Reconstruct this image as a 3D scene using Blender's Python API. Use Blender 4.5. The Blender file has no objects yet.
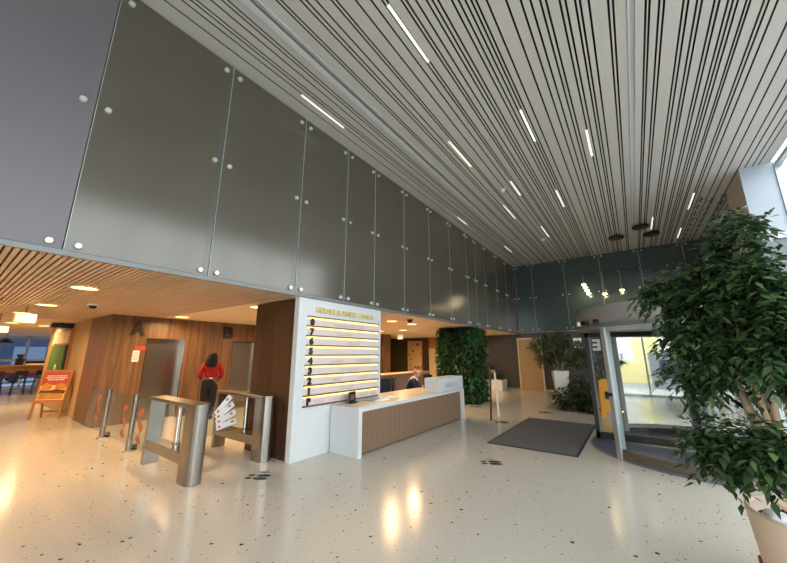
import bpy, bmesh, math, random
from mathutils import Vector, Matrix
R = math.radians
random.seed(7)
S = bpy.context.scene
COL = S.collection

# ------------------------------------------------------------------ camera, world, light, exposure
cam = bpy.data.cameras.new('camera'); camo = bpy.data.objects.new('camera', cam); COL.objects.link(camo)
cam.sensor_width = 36; cam.lens = 325.0 / 787 * 36; cam.clip_start = .05; cam.clip_end = 300
camo.location = (0, 0, 1.65); camo.rotation_euler = (R(90 + 12.66), 0, R(35.97 - 90))
S.camera = camo
W = bpy.data.worlds.new('daylight'); S.world = W; W.use_nodes = True
W.node_tree.nodes['Background'].inputs[0].default_value = (.91, .965, 1.0, 1)
W.node_tree.nodes['Background'].inputs[1].default_value = 5.3
S.view_settings.view_transform = 'Standard'; S.view_settings.look = 'None'
S.view_settings.exposure = 0.32; S.view_settings.gamma = 1; S.view_settings.use_curve_mapping = False

def portal(name, loc, rot, sx, sy):
    l = bpy.data.lights.new(name, 'AREA'); l.shape = 'RECTANGLE'; l.size = sx; l.size_y = sy
    l.cycles.is_portal = True
    o = bpy.data.objects.new(name, l); COL.objects.link(o); o.location = loc; o.rotation_euler = rot
portal('window_daylight_side', (2.8, -3.25, 3.0), (R(90), 0, 0), 15.8, 6.0)
portal('window_daylight_rear', (-5.1, -1.4, 3.0), (R(90), 0, R(-90)), 3.5, 6.0)
WARM = (1.0, .64, .32)

# ------------------------------------------------------------------ materials
def lin(c):
    return tuple(((x / 255) / 12.92 if x / 255 <= .04045 else ((x / 255 + .055) / 1.055) ** 2.4) for x in c)
MATS = {}
def mat(name, rgb, rough=.5, metal=0., ior=1.5, emit=0., ecol=None, var=0., vscale=6., stretch=None, bump=0., coat=0., trans=0., alpha=None):
    m = bpy.data.materials.new(name); m.use_nodes = True; nt = m.node_tree; b = nt.nodes['Principled BSDF']
    c = lin(rgb); b.inputs['Base Color'].default_value = (*c, 1)
    b.inputs['Roughness'].default_value = rough; b.inputs['Metallic'].default_value = metal; b.inputs['IOR'].default_value = ior
    if coat: b.inputs['Coat Weight'].default_value = coat
    if emit:
        b.inputs['Emission Color'].default_value = (*(lin(ecol) if ecol else c), 1); b.inputs['Emission Strength'].default_value = emit
    if var or bump:
        tc = nt.nodes.new('ShaderNodeTexCoord'); mp = nt.nodes.new('ShaderNodeMapping'); n = nt.nodes.new('ShaderNodeTexNoise')
        nt.links.new(tc.outputs['Object'], mp.inputs[0]); nt.links.new(mp.outputs[0], n.inputs['Vector'])
        if stretch: mp.inputs['Scale'].default_value = stretch
        n.inputs['Scale'].default_value = vscale; n.inputs['Detail'].default_value = 4
        if var:
            r = nt.nodes.new('ShaderNodeValToRGB'); nt.links.new(n.outputs['Fac'], r.inputs[0])
            r.color_ramp.elements[0].position = .3; r.color_ramp.elements[1].position = .7
            r.color_ramp.elements[0].color = (*[max(0, x * (1 - var)) for x in c], 1)
            r.color_ramp.elements[1].color = (*[min(1, x * (1 + var)) for x in c], 1)
            nt.links.new(r.outputs[0], b.inputs['Base Color'])
        if bump:
            bn = nt.nodes.new('ShaderNodeBump'); bn.inputs['Strength'].default_value = bump; bn.inputs['Distance'].default_value = .01
            nt.links.new(n.outputs['Fac'], bn.inputs['Height']); nt.links.new(bn.outputs[0], b.inputs['Normal'])
    MATS[name] = m
    return m
def leafmat(name, dark, light, rough=.35):
    m = mat(name, dark, rough); nt = m.node_tree; b = nt.nodes['Principled BSDF']
    g = nt.nodes.new('ShaderNodeNewGeometry'); r = nt.nodes.new('ShaderNodeValToRGB')
    r.color_ramp.elements[0].color = (*lin(dark), 1); r.color_ramp.elements[1].color = (*lin(light), 1)
    nt.links.new(g.outputs['Random Per Island'], r.inputs[0]); nt.links.new(r.outputs[0], b.inputs['Base Color'])
    return m
def glass(name, tint=(248, 248, 246), refl=.08, tr=None):
    m = bpy.data.materials.new(name); m.use_nodes = True; nt = m.node_tree; nt.nodes.remove(nt.nodes['Principled BSDF'])
    out = nt.nodes['Material Output']; t = nt.nodes.new('ShaderNodeBsdfTransparent'); g = nt.nodes.new('ShaderNodeBsdfGlossy')
    mx = nt.nodes.new('ShaderNodeMixShader'); f = nt.nodes.new('ShaderNodeFresnel'); f.inputs[0].default_value = 1.5
    t.inputs[0].default_value = (*lin(tint), 1); g.inputs['Roughness'].default_value = .0
    ge = nt.nodes.new('ShaderNodeNewGeometry'); inv = nt.nodes.new('ShaderNodeMath'); inv.operation = 'SUBTRACT'; inv.inputs[0].default_value = 1; nt.links.new(ge.outputs['Backfacing'], inv.inputs[1])
    ml = nt.nodes.new('ShaderNodeMath'); ml.operation = 'MULTIPLY'; nt.links.new(f.outputs[0], ml.inputs[0]); nt.links.new(inv.outputs[0], ml.inputs[1])
    nt.links.new(ml.outputs[0], mx.inputs[0]); nt.links.new(t.outputs[0], mx.inputs[1]); nt.links.new(g.outputs[0], mx.inputs[2])
    nt.links.new(mx.outputs[0], out.inputs[0]); MATS[name] = m
    return m
def woodmat(name, c1, c2, axis='Z', scale=14., rough=.4):
    m = mat(name, c1, rough); nt = m.node_tree; b = nt.nodes['Principled BSDF']
    tc = nt.nodes.new('ShaderNodeTexCoord'); mp = nt.nodes.new('ShaderNodeMapping'); n = nt.nodes.new('ShaderNodeTexNoise'); r = nt.nodes.new('ShaderNodeValToRGB')
    sc = {'Z': (1, 1, .05), 'Y': (1, .05, 1), 'X': (.05, 1, 1)}[axis]
    mp.inputs['Scale'].default_value = sc; n.inputs['Scale'].default_value = scale; n.inputs['Detail'].default_value = 6; n.inputs['Distortion'].default_value = .6
    r.color_ramp.elements[0].position = .32; r.color_ramp.elements[1].position = .68
    r.color_ramp.elements[0].color = (*lin(c1), 1); r.color_ramp.elements[1].color = (*lin(c2), 1)
    nt.links.new(tc.outputs['Object'], mp.inputs[0]); nt.links.new(mp.outputs[0], n.inputs['Vector']); nt.links.new(n.outputs['Fac'], r.inputs[0]); nt.links.new(r.outputs[0], b.inputs['Base Color'])
    return m
def terrazzo():
    m = mat('terrazzo', (206, 198, 184), .16); nt = m.node_tree; b = nt.nodes['Principled BSDF']; L = nt.links.new
    tc = nt.nodes.new('ShaderNodeTexCoord'); col = None
    big = nt.nodes.new('ShaderNodeTexNoise'); big.inputs['Scale'].default_value = .7; L(tc.outputs['Object'], big.inputs['Vector'])
    fine = nt.nodes.new('ShaderNodeTexNoise'); fine.inputs['Scale'].default_value = 60; fine.inputs['Detail'].default_value = 3; L(tc.outputs['Object'], fine.inputs['Vector'])
    r0 = nt.nodes.new('ShaderNodeValToRGB'); r0.color_ramp.elements[0].position = .35; r0.color_ramp.elements[1].position = .65
    r0.color_ramp.elements[0].color = (*lin((186, 181, 171)), 1); r0.color_ramp.elements[1].color = (*lin((202, 197, 187)), 1)
    L(fine.outputs['Fac'], r0.inputs[0]); col = r0.outputs[0]
    for sc, thr, rad, c in ((13., .88, .26, (66, 57, 50)), (21., .83, .24, (104, 92, 78)), (30., .86, .28, (138, 116, 92)), (8., .92, .15, (44, 38, 34))):
        wv = nt.nodes.new('ShaderNodeTexNoise'); wv.inputs['Scale'].default_value = 25; L(tc.outputs['Object'], wv.inputs['Vector'])
        ad = nt.nodes.new('ShaderNodeMixRGB'); ad.blend_type = 'ADD'; ad.inputs[0].default_value = .02; L(tc.outputs['Object'], ad.inputs[1]); L(wv.outputs['Color'], ad.inputs[2])
        v = nt.nodes.new('ShaderNodeTexVoronoi'); v.inputs['Scale'].default_value = sc; L(ad.outputs[0], v.inputs['Vector'])
        sp = nt.nodes.new('ShaderNodeSeparateColor'); L(v.outputs['Color'], sp.inputs[0])
        a = nt.nodes.new('ShaderNodeMath'); a.operation = 'GREATER_THAN'; a.inputs[1].default_value = thr; L(sp.outputs[0], a.inputs[0])
        rr = nt.nodes.new('ShaderNodeMath'); rr.operation = 'MULTIPLY'; rr.inputs[1].default_value = rad; L(sp.outputs[1], rr.inputs[0])
        d = nt.nodes.new('ShaderNodeMath'); d.operation = 'LESS_THAN'; L(v.outputs['Distance'], d.inputs[0]); L(rr.outputs[0], d.inputs[1])
        k = nt.nodes.new('ShaderNodeMath'); k.operation = 'MULTIPLY'; L(a.outputs[0], k.inputs[0]); L(d.outputs[0], k.inputs[1])
        mx = nt.nodes.new('ShaderNodeMixRGB'); L(k.outputs[0], mx.inputs[0]); L(col, mx.inputs[1]); mx.inputs[2].default_value = (*lin(c), 1); col = mx.outputs[0]
    L(col, b.inputs['Base Color'])
    rg = nt.nodes.new('ShaderNodeMapRange'); rg.inputs['To Min'].default_value = .10; rg.inputs['To Max'].default_value = .24; L(big.outputs['Fac'], rg.inputs[0]); L(rg.outputs[0], b.inputs['Roughness'])
    return m
M = MATS
terrazzo()
mat('slat_white', (204, 203, 200), .45)
mat('void_black', (16, 16, 17), .8)
mat('track_metal', (205, 207, 208), .35, .3)
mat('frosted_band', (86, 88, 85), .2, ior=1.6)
mat('frosted_glass', (88, 84, 75), .16, ior=1.62, var=.12, vscale=.8)
mat('grey_glass', (104, 102, 109), .42, ior=1.6)
mat('back_glass', (64, 80, 78), .14, ior=1.6)
mat('lower_glass', (78, 76, 73), .25, ior=1.55)
mat('glass_edge', (190, 200, 190), .3)
mat('steel', (158, 154, 148), .28, 1., var=.06, vscale=40, stretch=(1, 1, .02))
mat('polished_steel', (222, 222, 222), .12, 1.)
mat('bolt_steel', (222, 222, 220), .3, .55)
woodmat('slat_wood', (204, 174, 148), (224, 196, 170), 'Y', 12)
woodmat('wall_wood', (90, 64, 42), (134, 100, 68), 'Z', 10)
woodmat('dark_wood', (58, 38, 24), (88, 58, 36), 'Z', 12)
woodmat('oak', (164, 112, 66), (190, 136, 84), 'Z', 12)
woodmat('oak_top', (178, 128, 80), (200, 150, 98), 'X', 12)
mat('soffit_paint', (234, 212, 186), .7)
mat('beige_wall', (196, 166, 120), .7, var=.05)
mat('white_paint', (226, 228, 230), .45)
mat('pier_white', (176, 188, 202), .5)
mat('pier_beige', (200, 190, 176), .6)
mat('solid_white', (206, 211, 216), .3)
mat('counter_top', (222, 206, 182), .25, var=.05, vscale=5)
mat('reed_brown', (136, 110, 90), .55)
mat('bronze', (120, 92, 70), .4, .4)
mat('warm_glow', (255, 214, 130), .5, emit=1.2)
mat('panel_pink', (214, 200, 198), .5)
mat('black', (22, 21, 22), .45)
mat('letter_black', (34, 30, 28), .45)
mat('gold_text', (226, 204, 124), .4)
mat('pale_text', (184, 182, 178), .5)
mat('grey_text', (166, 158, 150), .6)
mat('mat_grey', (84, 85, 90), .95, var=.12, vscale=40, bump=.3)
mat('mat_edge', (44, 44, 47), .8)
mat('decal_black', (14, 13, 13), .6)
mat('decal_grey', (120, 116, 110), .5)
mat('beige_door', (186, 152, 106), .45, var=.04, stretch=(1, 1, .1))
mat('door_frame', (226, 204, 170), .4)
mat('aluminium', (176, 186, 190), .35, .6)
mat('lip_grey', (118, 122, 124), .4, .3)
mat('white_alu', (218, 224, 228), .4)
mat('canopy_grey', (142, 140, 138), .4, .0)
mat('drum_floor', (92, 100, 124), .35)
mat('kerb_brown', (92, 84, 76), .4)
mat('yellow_plastic', (236, 168, 20), .4)
mat('pot_cream', (226, 204, 184), .55)
mat('pot_white', (232, 230, 226), .35)
mat('soil', (38, 28, 22), .95, var=.3, vscale=40, bump=.6)
mat('bark', (190, 168, 138), .8, var=.2, vscale=20, bump=.3)
leafmat('ficus_leaf', (32, 52, 34), (86, 114, 70), .24)
leafmat('moss_leaf', (20, 42, 26), (56, 90, 48), .5)
leafmat('bright_leaf', (34, 96, 40), (84, 160, 66), .45)
leafmat('palm_leaf', (36, 48, 26), (84, 96, 50), .45)
leafmat('bush_leaf', (26, 42, 28), (62, 82, 52), .4)
mat('skin_tone', (186, 136, 116), .55)
mat('skin_dark', (120, 80, 60), .55)
mat('hair_black', (18, 14, 14), .85)
mat('hair_grey', (150, 130, 124), .7)
mat('red_cloth', (150, 14, 22), .85)
mat('black_cloth', (22, 22, 26), .85)
mat('navy_cloth', (24, 30, 52), .85)
mat('white_cloth', (226, 224, 226), .8)
mat('blue_tie', (40, 74, 140), .6)
mat('eye_white', (230, 226, 220), .3)
mat('lip', (150, 90, 84), .5)
mat('chair_fabric', (40, 42, 50), .9)
mat('lamp_glow', (255, 232, 190), .5, emit=5.5, ecol=(255, 200, 120))
mat('strip_glow', (255, 250, 232), .5, emit=.85)
mat('spot_glow', (255, 236, 190), .5, emit=30, ecol=(255, 224, 170))
mat('box_glow', (255, 226, 180), .5, emit=.2, ecol=(255, 214, 160))
mat('poster_red', (188, 84, 66), .5)
mat('poster_cream', (236, 206, 150), .5)
mat('bun', (206, 140, 62), .5, var=.2, vscale=8)
mat('meat', (128, 44, 32), .5, var=.3, vscale=12)
mat('lettuce', (150, 160, 66), .5, var=.2, vscale=14)
mat('salmon_decal', (166, 92, 66), .5, var=.4, vscale=14)
mat('leaflet_white', (236, 230, 230), .5)
mat('leaflet_red', (196, 40, 40), .5)
mat('sign_red', (206, 60, 44), .5)
mat('poster_beige', (206, 172, 122), .5)
mat('poster_brown', (112, 76, 44), .5)
mat('olive', (66, 56, 30), .6)
mat('cream_panel', (222, 196, 146), .5)
mat('screen_dark', (24, 28, 30), .2)
mat('paper', (232, 232, 236), .6)
mat('paper_blue', (150, 164, 190), .6)
mat('exit_white', (240, 236, 226), .5, emit=.15)
mat('tissue', (222, 226, 234), .7)
mat('brick_red', (150, 66, 44), .7)
mat('sign_blue', (90, 120, 190), .5)
mat('pave', (150, 150, 148), .8, var=.06, vscale=2)
mat('facade_yellow', (236, 214, 150), .8, var=.04)
mat('facade_white', (226, 226, 222), .8)
mat('facade_grey', (128, 134, 140), .7)
mat('facade_dark', (60, 64, 74), .4)
mat('car_red', (110, 40, 44), .3)
mat('car_teal', (60, 110, 120), .3)
mat('green_board', (70, 110, 36), .6, var=.3, vscale=6)
glass('clear_glass'); glass('drum_glass', (247, 249, 249)); glass('gate_glass', (238, 244, 242)); glass('cafe_glass', (176, 188, 206))

# ------------------------------------------------------------------ mesh helpers
class MB:
    def __init__(s): s.bm = bmesh.new(); s.ms = []
    def _mi(s, m):
        if m not in s.ms: s.ms.append(m)
        return s.ms.index(m)
    def add(s, vs, fs, m=None, smooth=False):
        v = [s.bm.verts.new(p) for p in vs]; i = s._mi(m) if m else 0
        for f in fs:
            try:
                q = s.bm.faces.new([v[k] for k in f]); q.material_index = i; q.smooth = smooth
            except ValueError: pass
        return s
    def box(s, a, b, m=None, mtx=None):
        x0, y0, z0 = [min(p, q) for p, q in zip(a, b)]; x1, y1, z1 = [max(p, q) for p, q in zip(a, b)]
        vs = [Vector(p) for p in ((x0, y0, z0), (x1, y0, z0), (x1, y1, z0), (x0, y1, z0), (x0, y0, z1), (x1, y0, z1), (x1, y1, z1), (x0, y1, z1))]
        if mtx: vs = [mtx @ v for v in vs]
        return s.add(vs, ((0, 3, 2, 1), (4, 5, 6, 7), (0, 1, 5, 4), (1, 2, 6, 5), (2, 3, 7, 6), (3, 0, 4, 7)), m)
    def tube(s, pts, rs, m=None, n=10, cap=True, smooth=True):
        pts = [Vector(p) for p in pts]
        if not hasattr(rs, '__len__'): rs = [rs] * len(pts)
        rings = []; up = None
        for i, p in enumerate(pts):
            d = (pts[min(i + 1, len(pts) - 1)] - pts[max(i - 1, 0)]).normalized()
            if up is None: up = Vector((1, 0, 0)) if abs(d.x) < .9 else Vector((0, 1, 0))
            u = (up - d * up.dot(d)).normalized(); w = d.cross(u); up = u
            rings.append([p + (u * math.cos(2 * math.pi * k / n) + w * math.sin(2 * math.pi * k / n)) * rs[i] for k in range(n)])
        vs = [v for r in rings for v in r]; fs = []
        for i in range(len(pts) - 1):
            for k in range(n): fs.append((i * n + k, i * n + (k + 1) % n, (i + 1) * n + (k + 1) % n, (i + 1) * n + k))
        s.add(vs, fs, m, smooth)
        if cap:
            s.add(rings[0], [tuple(range(n))[::-1]], m); s.add(rings[-1], [tuple(range(n))], m)
        return s
    def lathe(s, prof, c=(0, 0, 0), m=None, n=24, smooth=True, a0=0, a1=2 * math.pi):
        full = abs(a1 - a0 - 2 * math.pi) < 1e-6; c = Vector(c); k = n if full else n + 1
        vs = [c + Vector((r * math.cos(a0 + (a1 - a0) * j / n), r * math.sin(a0 + (a1 - a0) * j / n), z)) for r, z in prof for j in range(k)]
        fs = []
        for i in range(len(prof) - 1):
            for j in range(n):
                j2 = (j + 1) % k
                fs.append((i * k + j, i * k + j2, (i + 1) * k + j2, (i + 1) * k + j))
        return s.add(vs, fs, m, smooth)
    def prism(s, poly, z0, z1, m=None, mtx=None, smooth=False):
        n = len(poly); vs = [Vector((x, y, z0)) for x, y in poly] + [Vector((x, y, z1)) for x, y in poly]
        if mtx: vs = [mtx @ v for v in vs]
        return s.add(vs, [tuple(range(n))[::-1], tuple(range(n, 2 * n))] + [(i, (i + 1) % n, n + (i + 1) % n, n + i) for i in range(n)], m, smooth)
    def ball(s, c, r, m=None, n=12, sc=(1, 1, 1)):
        h = n // 2
        prof = [(max(1e-4, math.sin(math.pi * i / h)) * r, -math.cos(math.pi * i / h) * r) for i in range(h + 1)]
        k = len(s.bm.verts); s.lathe(prof, (0, 0, 0), m, n); s.bm.verts.ensure_lookup_table()
        for v in s.bm.verts[k:]: v.co = Vector((v.co.x * sc[0], v.co.y * sc[1], v.co.z * sc[2])) + Vector(c)
        return s
    def leaf(s, p, d, up, L, w, m=None, fold=.25, droop=.2):
        d = d.normalized(); side = d.cross(up)
        if side.length < 1e-3: side = d.cross(Vector((1, 0, 0)))
        side.normalize(); nrm = side.cross(d)
        mid = p + d * L * .45 + nrm * (-fold * w * .5); tip = p + d * L - Vector((0, 0, droop * L))
        a = p + d * L * .4 + side * w * .5; b = p + d * L * .4 - side * w * .5
        return s.add([p, a, tip, mid, b], [(0, 3, 1), (3, 2, 1), (0, 4, 3), (3, 4, 2)], m, True)
    def build(s, name, m=None, parent=None, bevel=0., recalc=True):
        if recalc: bmesh.ops.recalc_face_normals(s.bm, faces=s.bm.faces)
        me = bpy.data.meshes.new(name); s.bm.to_mesh(me); s.bm.free()
        for q in (s.ms if any(s.ms) else [m]): me.materials.append(M[q or m])
        o = bpy.data.objects.new(name, me); COL.objects.link(o)
        if parent: o.parent = parent
        if bevel:
            b = o.modifiers.new('bevel', 'BEVEL'); b.width = bevel; b.segments = 2; b.limit_method = 'ANGLE'
        return o
def B(name, a, b, m, parent=None, bevel=0.): return MB().box(a, b).build(name, m, parent, bevel)
def T(name, pts, r, m, parent=None, n=10): return MB().tube(pts, r, None, n).build(name, m, parent)
def tag(o, label=None, cat=None, group=None, kind=None):
    for k, v in (('label', label), ('category', cat), ('group', group), ('kind', kind)):
        if v: o[k] = v
    return o
def thing(name, label, cat, loc=(0, 0, 0), rz=0., group=None):
    o = bpy.data.objects.new(name, None); o.empty_display_size = .1; COL.objects.link(o); o.location = loc; o.rotation_euler = (0, 0, rz)
    return tag(o, label, cat, group)
def struct(o): o['kind'] = 'structure'; return o
def dup(root, loc, rz=None, label=None, group=None):
    r = root.copy(); COL.objects.link(r); r.location = loc
    if rz is not None: r.rotation_euler = (0, 0, rz)
    if label: r['label'] = label
    if group: r['group'] = group
    def kids(a, b):
        for ch in list(a.children):
            c = ch.copy(); COL.objects.link(c); c.parent = b; kids(ch, c)
    kids(root, r)
    return r
ORD = 'first second third fourth fifth sixth seventh eighth ninth tenth eleventh twelfth thirteenth fourteenth fifteenth'.split()
def text(name, s, size, m, mtx, parent=None, ext=.004, align='CENTER', bold=0., mirror=False, width=None):
    cu = bpy.data.curves.new(name, 'FONT'); cu.body = s; cu.size = size; cu.extrude = ext; cu.align_x = align; cu.offset = bold; cu.resolution_u = 3
    o = bpy.data.objects.new(name, cu); COL.objects.link(o)
    dg = bpy.context.evaluated_depsgraph_get(); me = bpy.data.meshes.new_from_object(o.evaluated_get(dg))
    bpy.data.objects.remove(o); bpy.data.curves.remove(cu)
    sx = 1.
    if width:
        xs = [v.co.x for v in me.vertices]; sx = width / (max(xs) - min(xs))
    me.transform(Matrix.Diagonal((-sx if mirror else sx, 1, 1, 1))); me.transform(mtx); me.name = name
    if mirror: me.flip_normals()
    me.materials.clear(); me.materials.append(M[m])
    o = bpy.data.objects.new(name, me); COL.objects.link(o)
    if parent: o.parent = parent
    return o
def facing(axis, loc):
    """matrix that stands a flat XY drawing upright at loc, read from the -Y, -X or +Y side"""
    rz = {'-Y': 0, '-X': R(-90), '+Y': R(180)}[axis]
    return Matrix.Translation(loc) @ Matrix.Rotation(rz, 4, 'Z') @ Matrix.Rotation(R(90), 4, 'X')

# ------------------------------------------------------------------ setting
CZ, SZ, GY, BX, WY = 6.05, 2.65, 4.52, 16.8, -3.15
struct(B('floor', (-5.2, -3.3, -.12), (17.2, 26.4, 0), 'terrazzo'))
gaps = [4.27, 4.09, 4.0, 3.94, 3.79, 3.68, 3.62, 3.12, 3.07, 2.87, 2.81, 2.71, 2.55, 2.5, 2.3, 2.14, 2.03, 1.98, 1.83, 1.78, 1.68, 1.57, 1.51, 1.45, 1.31, 1.24, 1.17,
        1.11, 1.06, .95, .75, .6, .5, .4, .34, .2, .14, .04, -.01, -.1, -.3, -.35, -.69, -.73, -.83, -.88, -1.08, -1.13, -1.22, -1.27, -1.4, -1.45, -1.54, -1.59, -1.64,
        -1.73, -1.77, -1.91, -1.96, -2.05, -2.25, -2.4, -2.6, -2.72, -2.85, -2.95]
SLOT = [(3.29, 3.49), (-.60, -.49)]
cuts = sorted([(g - .013, g + .013) for g in gaps] + SLOT); mb = MB(); y = WY
for a, b in cuts + [(GY + .02, 9)]:
    mb.box((-5.2, y, CZ), (BX + .1, a, CZ + .008), 'slat_white'); y = b
mb.box((-5.2, WY, CZ + .14), (BX + .1, GY + .1, CZ + .2), 'void_black')
struct(mb.build('ceiling'))
for i, (a, b) in enumerate(SLOT):
    mb = MB(); mb.box((-5.2, a + .004, CZ + .02), (BX, b - .004, CZ + .075), 'track_metal'); mb.box((-5.2, a + .004, CZ - .012), (BX, a + .02, CZ + .06), 'white_alu'); mb.box((-5.2, b - .02, CZ - .012), (BX, b - .004, CZ + .06), 'white_alu')
    if i == 0: mb.box((-5.2, 3.375, CZ - .004), (BX, 3.385, CZ + .05), 'lip_grey'); mb.box((-5.2, 3.40, CZ - .02), (BX, 3.47, CZ + .02), 'white_alu')
    struct(mb.build('trim_%d' % (i + 1)))
# mezzanine front, its lip and the lobby soffit
struct(B('wall_left', (-5.2, GY + .06, SZ + .02), (BX, GY + .2, CZ + .2), 'grey_glass'))
struct(B('trim_3', (-5.2, GY - .015, SZ - .03), (BX, GY + .02, SZ + .025), 'lip_grey'))
struct(B('soffit_slab', (-5.2, GY + .02, SZ + .02), (BX + .2, 26.4, SZ + .12), 'void_black'))
mb = MB(); x = -3.2
while x < 3.45:
    yy = 10.28 if x > 2.38 else 13.2
    mb.box((x, GY + .03, SZ - .03), (x + .036, yy, SZ + .02), 'slat_wood'); x += .055
mb.box((3.45, GY + .03, SZ - .03), (BX, 26.4, SZ + .02), 'soffit_paint'); mb.box((-5.2, 13.2, SZ - .03), (3.45, 26.4, SZ + .02), 'soffit_paint'); mb.box((-5.2, GY + .03, SZ - .03), (-3.2, 13.2, SZ + .02), 'soffit_paint')
struct(mb.build('ceiling_lobby'))
# back wall: solid with a low glazed opening behind the revolving door
mb = MB(); mb.box((BX, .95, 0), (BX + .25, 13.5, SZ + .1), 'lower_glass'); mb.box((BX, WY, 2.45), (BX + .25, .95, SZ + .1), 'lower_glass'); mb.box((BX, WY, 0), (BX + .25, -2.7, 2.45), 'lower_glass'); mb.box((BX, WY, SZ + .1), (BX + .25, 5, CZ + .2), 'lower_glass')
struct(mb.build('wall_back'))
t = struct(thing('window_1', None, None, (0, 0, 0)))
mb = MB()
for yy in (.92, -.3, -1.5, -2.67): mb.box((BX + .08, yy - .03, 0), (BX + .14, yy + .03, 2.45))
mb.box((BX + .08, -2.7, 0), (BX + .14, .95, .1)); mb.box((BX + .08, -2.7, 2.36), (BX + .14, .95, 2.45)); mb.build('window_frame', 'white_alu', t)
B('window_glass', (BX + .1, -2.67, .1), (BX + .115, .92, 2.36), 'clear_glass', t)
# right window wall with mullions, pier and the dark return behind it
t = struct(thing('window_2', None, None, (0, 0, 0)))
mb = MB(); x = -5.0
while x < 10.8:
    mb.box((x - .035, WY - .16, 0), (x + .035, WY - .02, CZ)); x += 1.57
for z in (.05, 2.6, 5.95): mb.box((-5.1, WY - .14, z - .05), (10.7, WY - .03, z + .05))
mb.build('window_frame', 'aluminium', t); B('window_glass', (-5.1, WY - .1, .1), (10.7, WY - .085, 5.9), 'clear_glass', t)
mb = MB(); mb.box((10.7, WY - .1, 4.3), (10.72, -2.61, CZ), 'pier_white'); mb.box((10.72, WY - .1, 4.3), (12.1, -2.61, CZ), 'pier_beige'); mb.box((10.7, WY - .1, 0), (12.1, -2.61, 4.2), 'facade_grey'); mb.box((10.66, WY - .1, 4.2), (12.1, -2.57, 4.3), 'aluminium')
struct(mb.build('wall_pier'))
struct(B('wall_right', (12.1, WY - .2, 0), (BX + .2, -2.95, CZ + .1), 'lower_glass'))
t = struct(thing('window_3', None, None, (0, 0, 0)))
mb = MB()
for yy in (-3.1, -1.35, .36): mb.box((-5.16, yy - .04, 0), (-5.04, yy + .04, CZ))
for z in (.05, 2.6, 5.95): mb.box((-5.14, WY, z - .05), (-5.05, .4, z + .05))
mb.build('window_frame', 'aluminium', t); B('window_glass', (-5.1, WY, .1), (-5.085, .4, 5.9), 'clear_glass', t)
struct(B('wall_rear_unseen', (-5.2, .4, 0), (-5.05, GY + .1, CZ + .1), 'white_paint'))  # unseen wall behind the viewer, made solid here to hold daylight off the lobby
# lift lobby walls
LY = 10.3
mb = MB(); DA, DB = (3.20, 4.12), (5.50, 6.42); DZ = 2.06
for a, b in ((2.40, DA[0]), (DA[1], DB[0]), (DB[1], 8.2)): mb.box((a, LY, 0), (b, LY + .25, SZ))
for a, b in (DA, DB): mb.box((a, LY, DZ), (b, LY + .25, SZ))
mb.box((2.40, LY + .25, 0), (2.6, 12.05, SZ)); mb.box((8.0, LY + .25, 0), (8.2, 13.4, SZ))
struct(mb.build('wall_lift_lobby', 'wall_wood'))
for i, (a, b) in enumerate((DA, DB)):
    t = struct(thing('door_%d' % (i + 2), None, None, (0, 0, 0)))
    B('door_leaf', (a, LY + .16, 0), (b - .24, LY + .19, DZ), 'steel', t); B('door_leaf', (b - .235, LY + .185, 0), (b, LY + .21, DZ), 'steel', t)
    mb = MB(); mb.box((a, LY + .002, 0), (a + .02, LY + .16, DZ)); mb.box((b - .02, LY + .002, 0), (b, LY + .18, DZ)); mb.box((a, LY + .002, DZ - .02), (b, LY + .18, DZ)); mb.build('door_frame', 'polished_steel', t)
struct(B('wall_lift_shaft', (2.6, LY + .9, 0), (8.0, LY + 1.0, SZ), 'void_black'))
struct(B('wall_cafe_side', (2.43, 12.05, 0), (2.6, 17.6, SZ), 'beige_wall'))
struct(B('wall_lobby_end', (8.2, 13.3, 0), (BX + .1, 13.5, SZ), 'dark_wood'))
struct(B('wall_partition', (12.6, 9.75, 0), (13.2, 13.3, SZ), 'wall_wood'))
struct(B('wall_cafe_left_unseen', (-5.2, GY + .2, 0), (-5.05, 26.4, SZ), 'beige_wall'))  # unseen wall, put in to stop sky light leaking into the cafe
struct(B('wall_cafe_right', (8.2, 13.5, 0), (8.35, 26.4, SZ), 'beige_wall'))
t = struct(thing('window_4', None, None, (0, 0, 0)))
mb = MB()
for xx in (-5, -3, -1, 1.0, 2.85, 4.7, 6.5, 8.2): mb.box((xx - .05, 26.2, 0), (xx + .05, 26.32, SZ))
mb.box((-5.2, 26.2, 2.5), (8.3, 26.32, SZ)); mb.box((-5.2, 26.2, 1.3), (8.3, 26.32, 1.42)); mb.box((-5.2, 26.2, 0), (8.3, 26.32, .06)); mb.build('window_frame', 'white_alu', t)
B('window_glass', (-5.2, 26.25, .06), (8.3, 26.262, 2.5), 'cafe_glass', t)
struct(B('baseboard_back', (BX - .02, 3.0, 0), (BX, 13.3, .08), 'beige_wall'))

# outdoors, seen through the glazing
struct(B('ground_outside', (-60, -60, -.3), (60, 60, -.14), 'pave'))
def building(name, label, a, b, m, cols, rows, face, wm='facade_dark'):
    t = thing(name, label, 'building', (0, 0, 0)); B('wall', a, b, m, t)
    for i in range(cols):
        for j in range(rows):
            u0 = (i + .25) / cols; u1 = (i + .75) / cols; z0 = a[2] + (b[2] - a[2]) * (j + .3) / rows; z1 = a[2] + (b[2] - a[2]) * (j + .8) / rows
            if face == 'x': B('window', (a[0] - .04, a[1] + (b[1] - a[1]) * u0, z0), (a[0] + .02, a[1] + (b[1] - a[1]) * u1, z1), wm, t)
            else:
                yy = b[1] if face == '+y' else a[1]
                B('window', (a[0] + (b[0] - a[0]) * u0, yy - .04, z0), (a[0] + (b[0] - a[0]) * u1, yy + .04, z1), wm, t)
building('yellow_building', 'pale yellow building outside, seen through the revolving door', (27, -6, -.14), (32, 13, 9), 'facade_yellow', 7, 2, 'x', 'facade_white')
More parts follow.
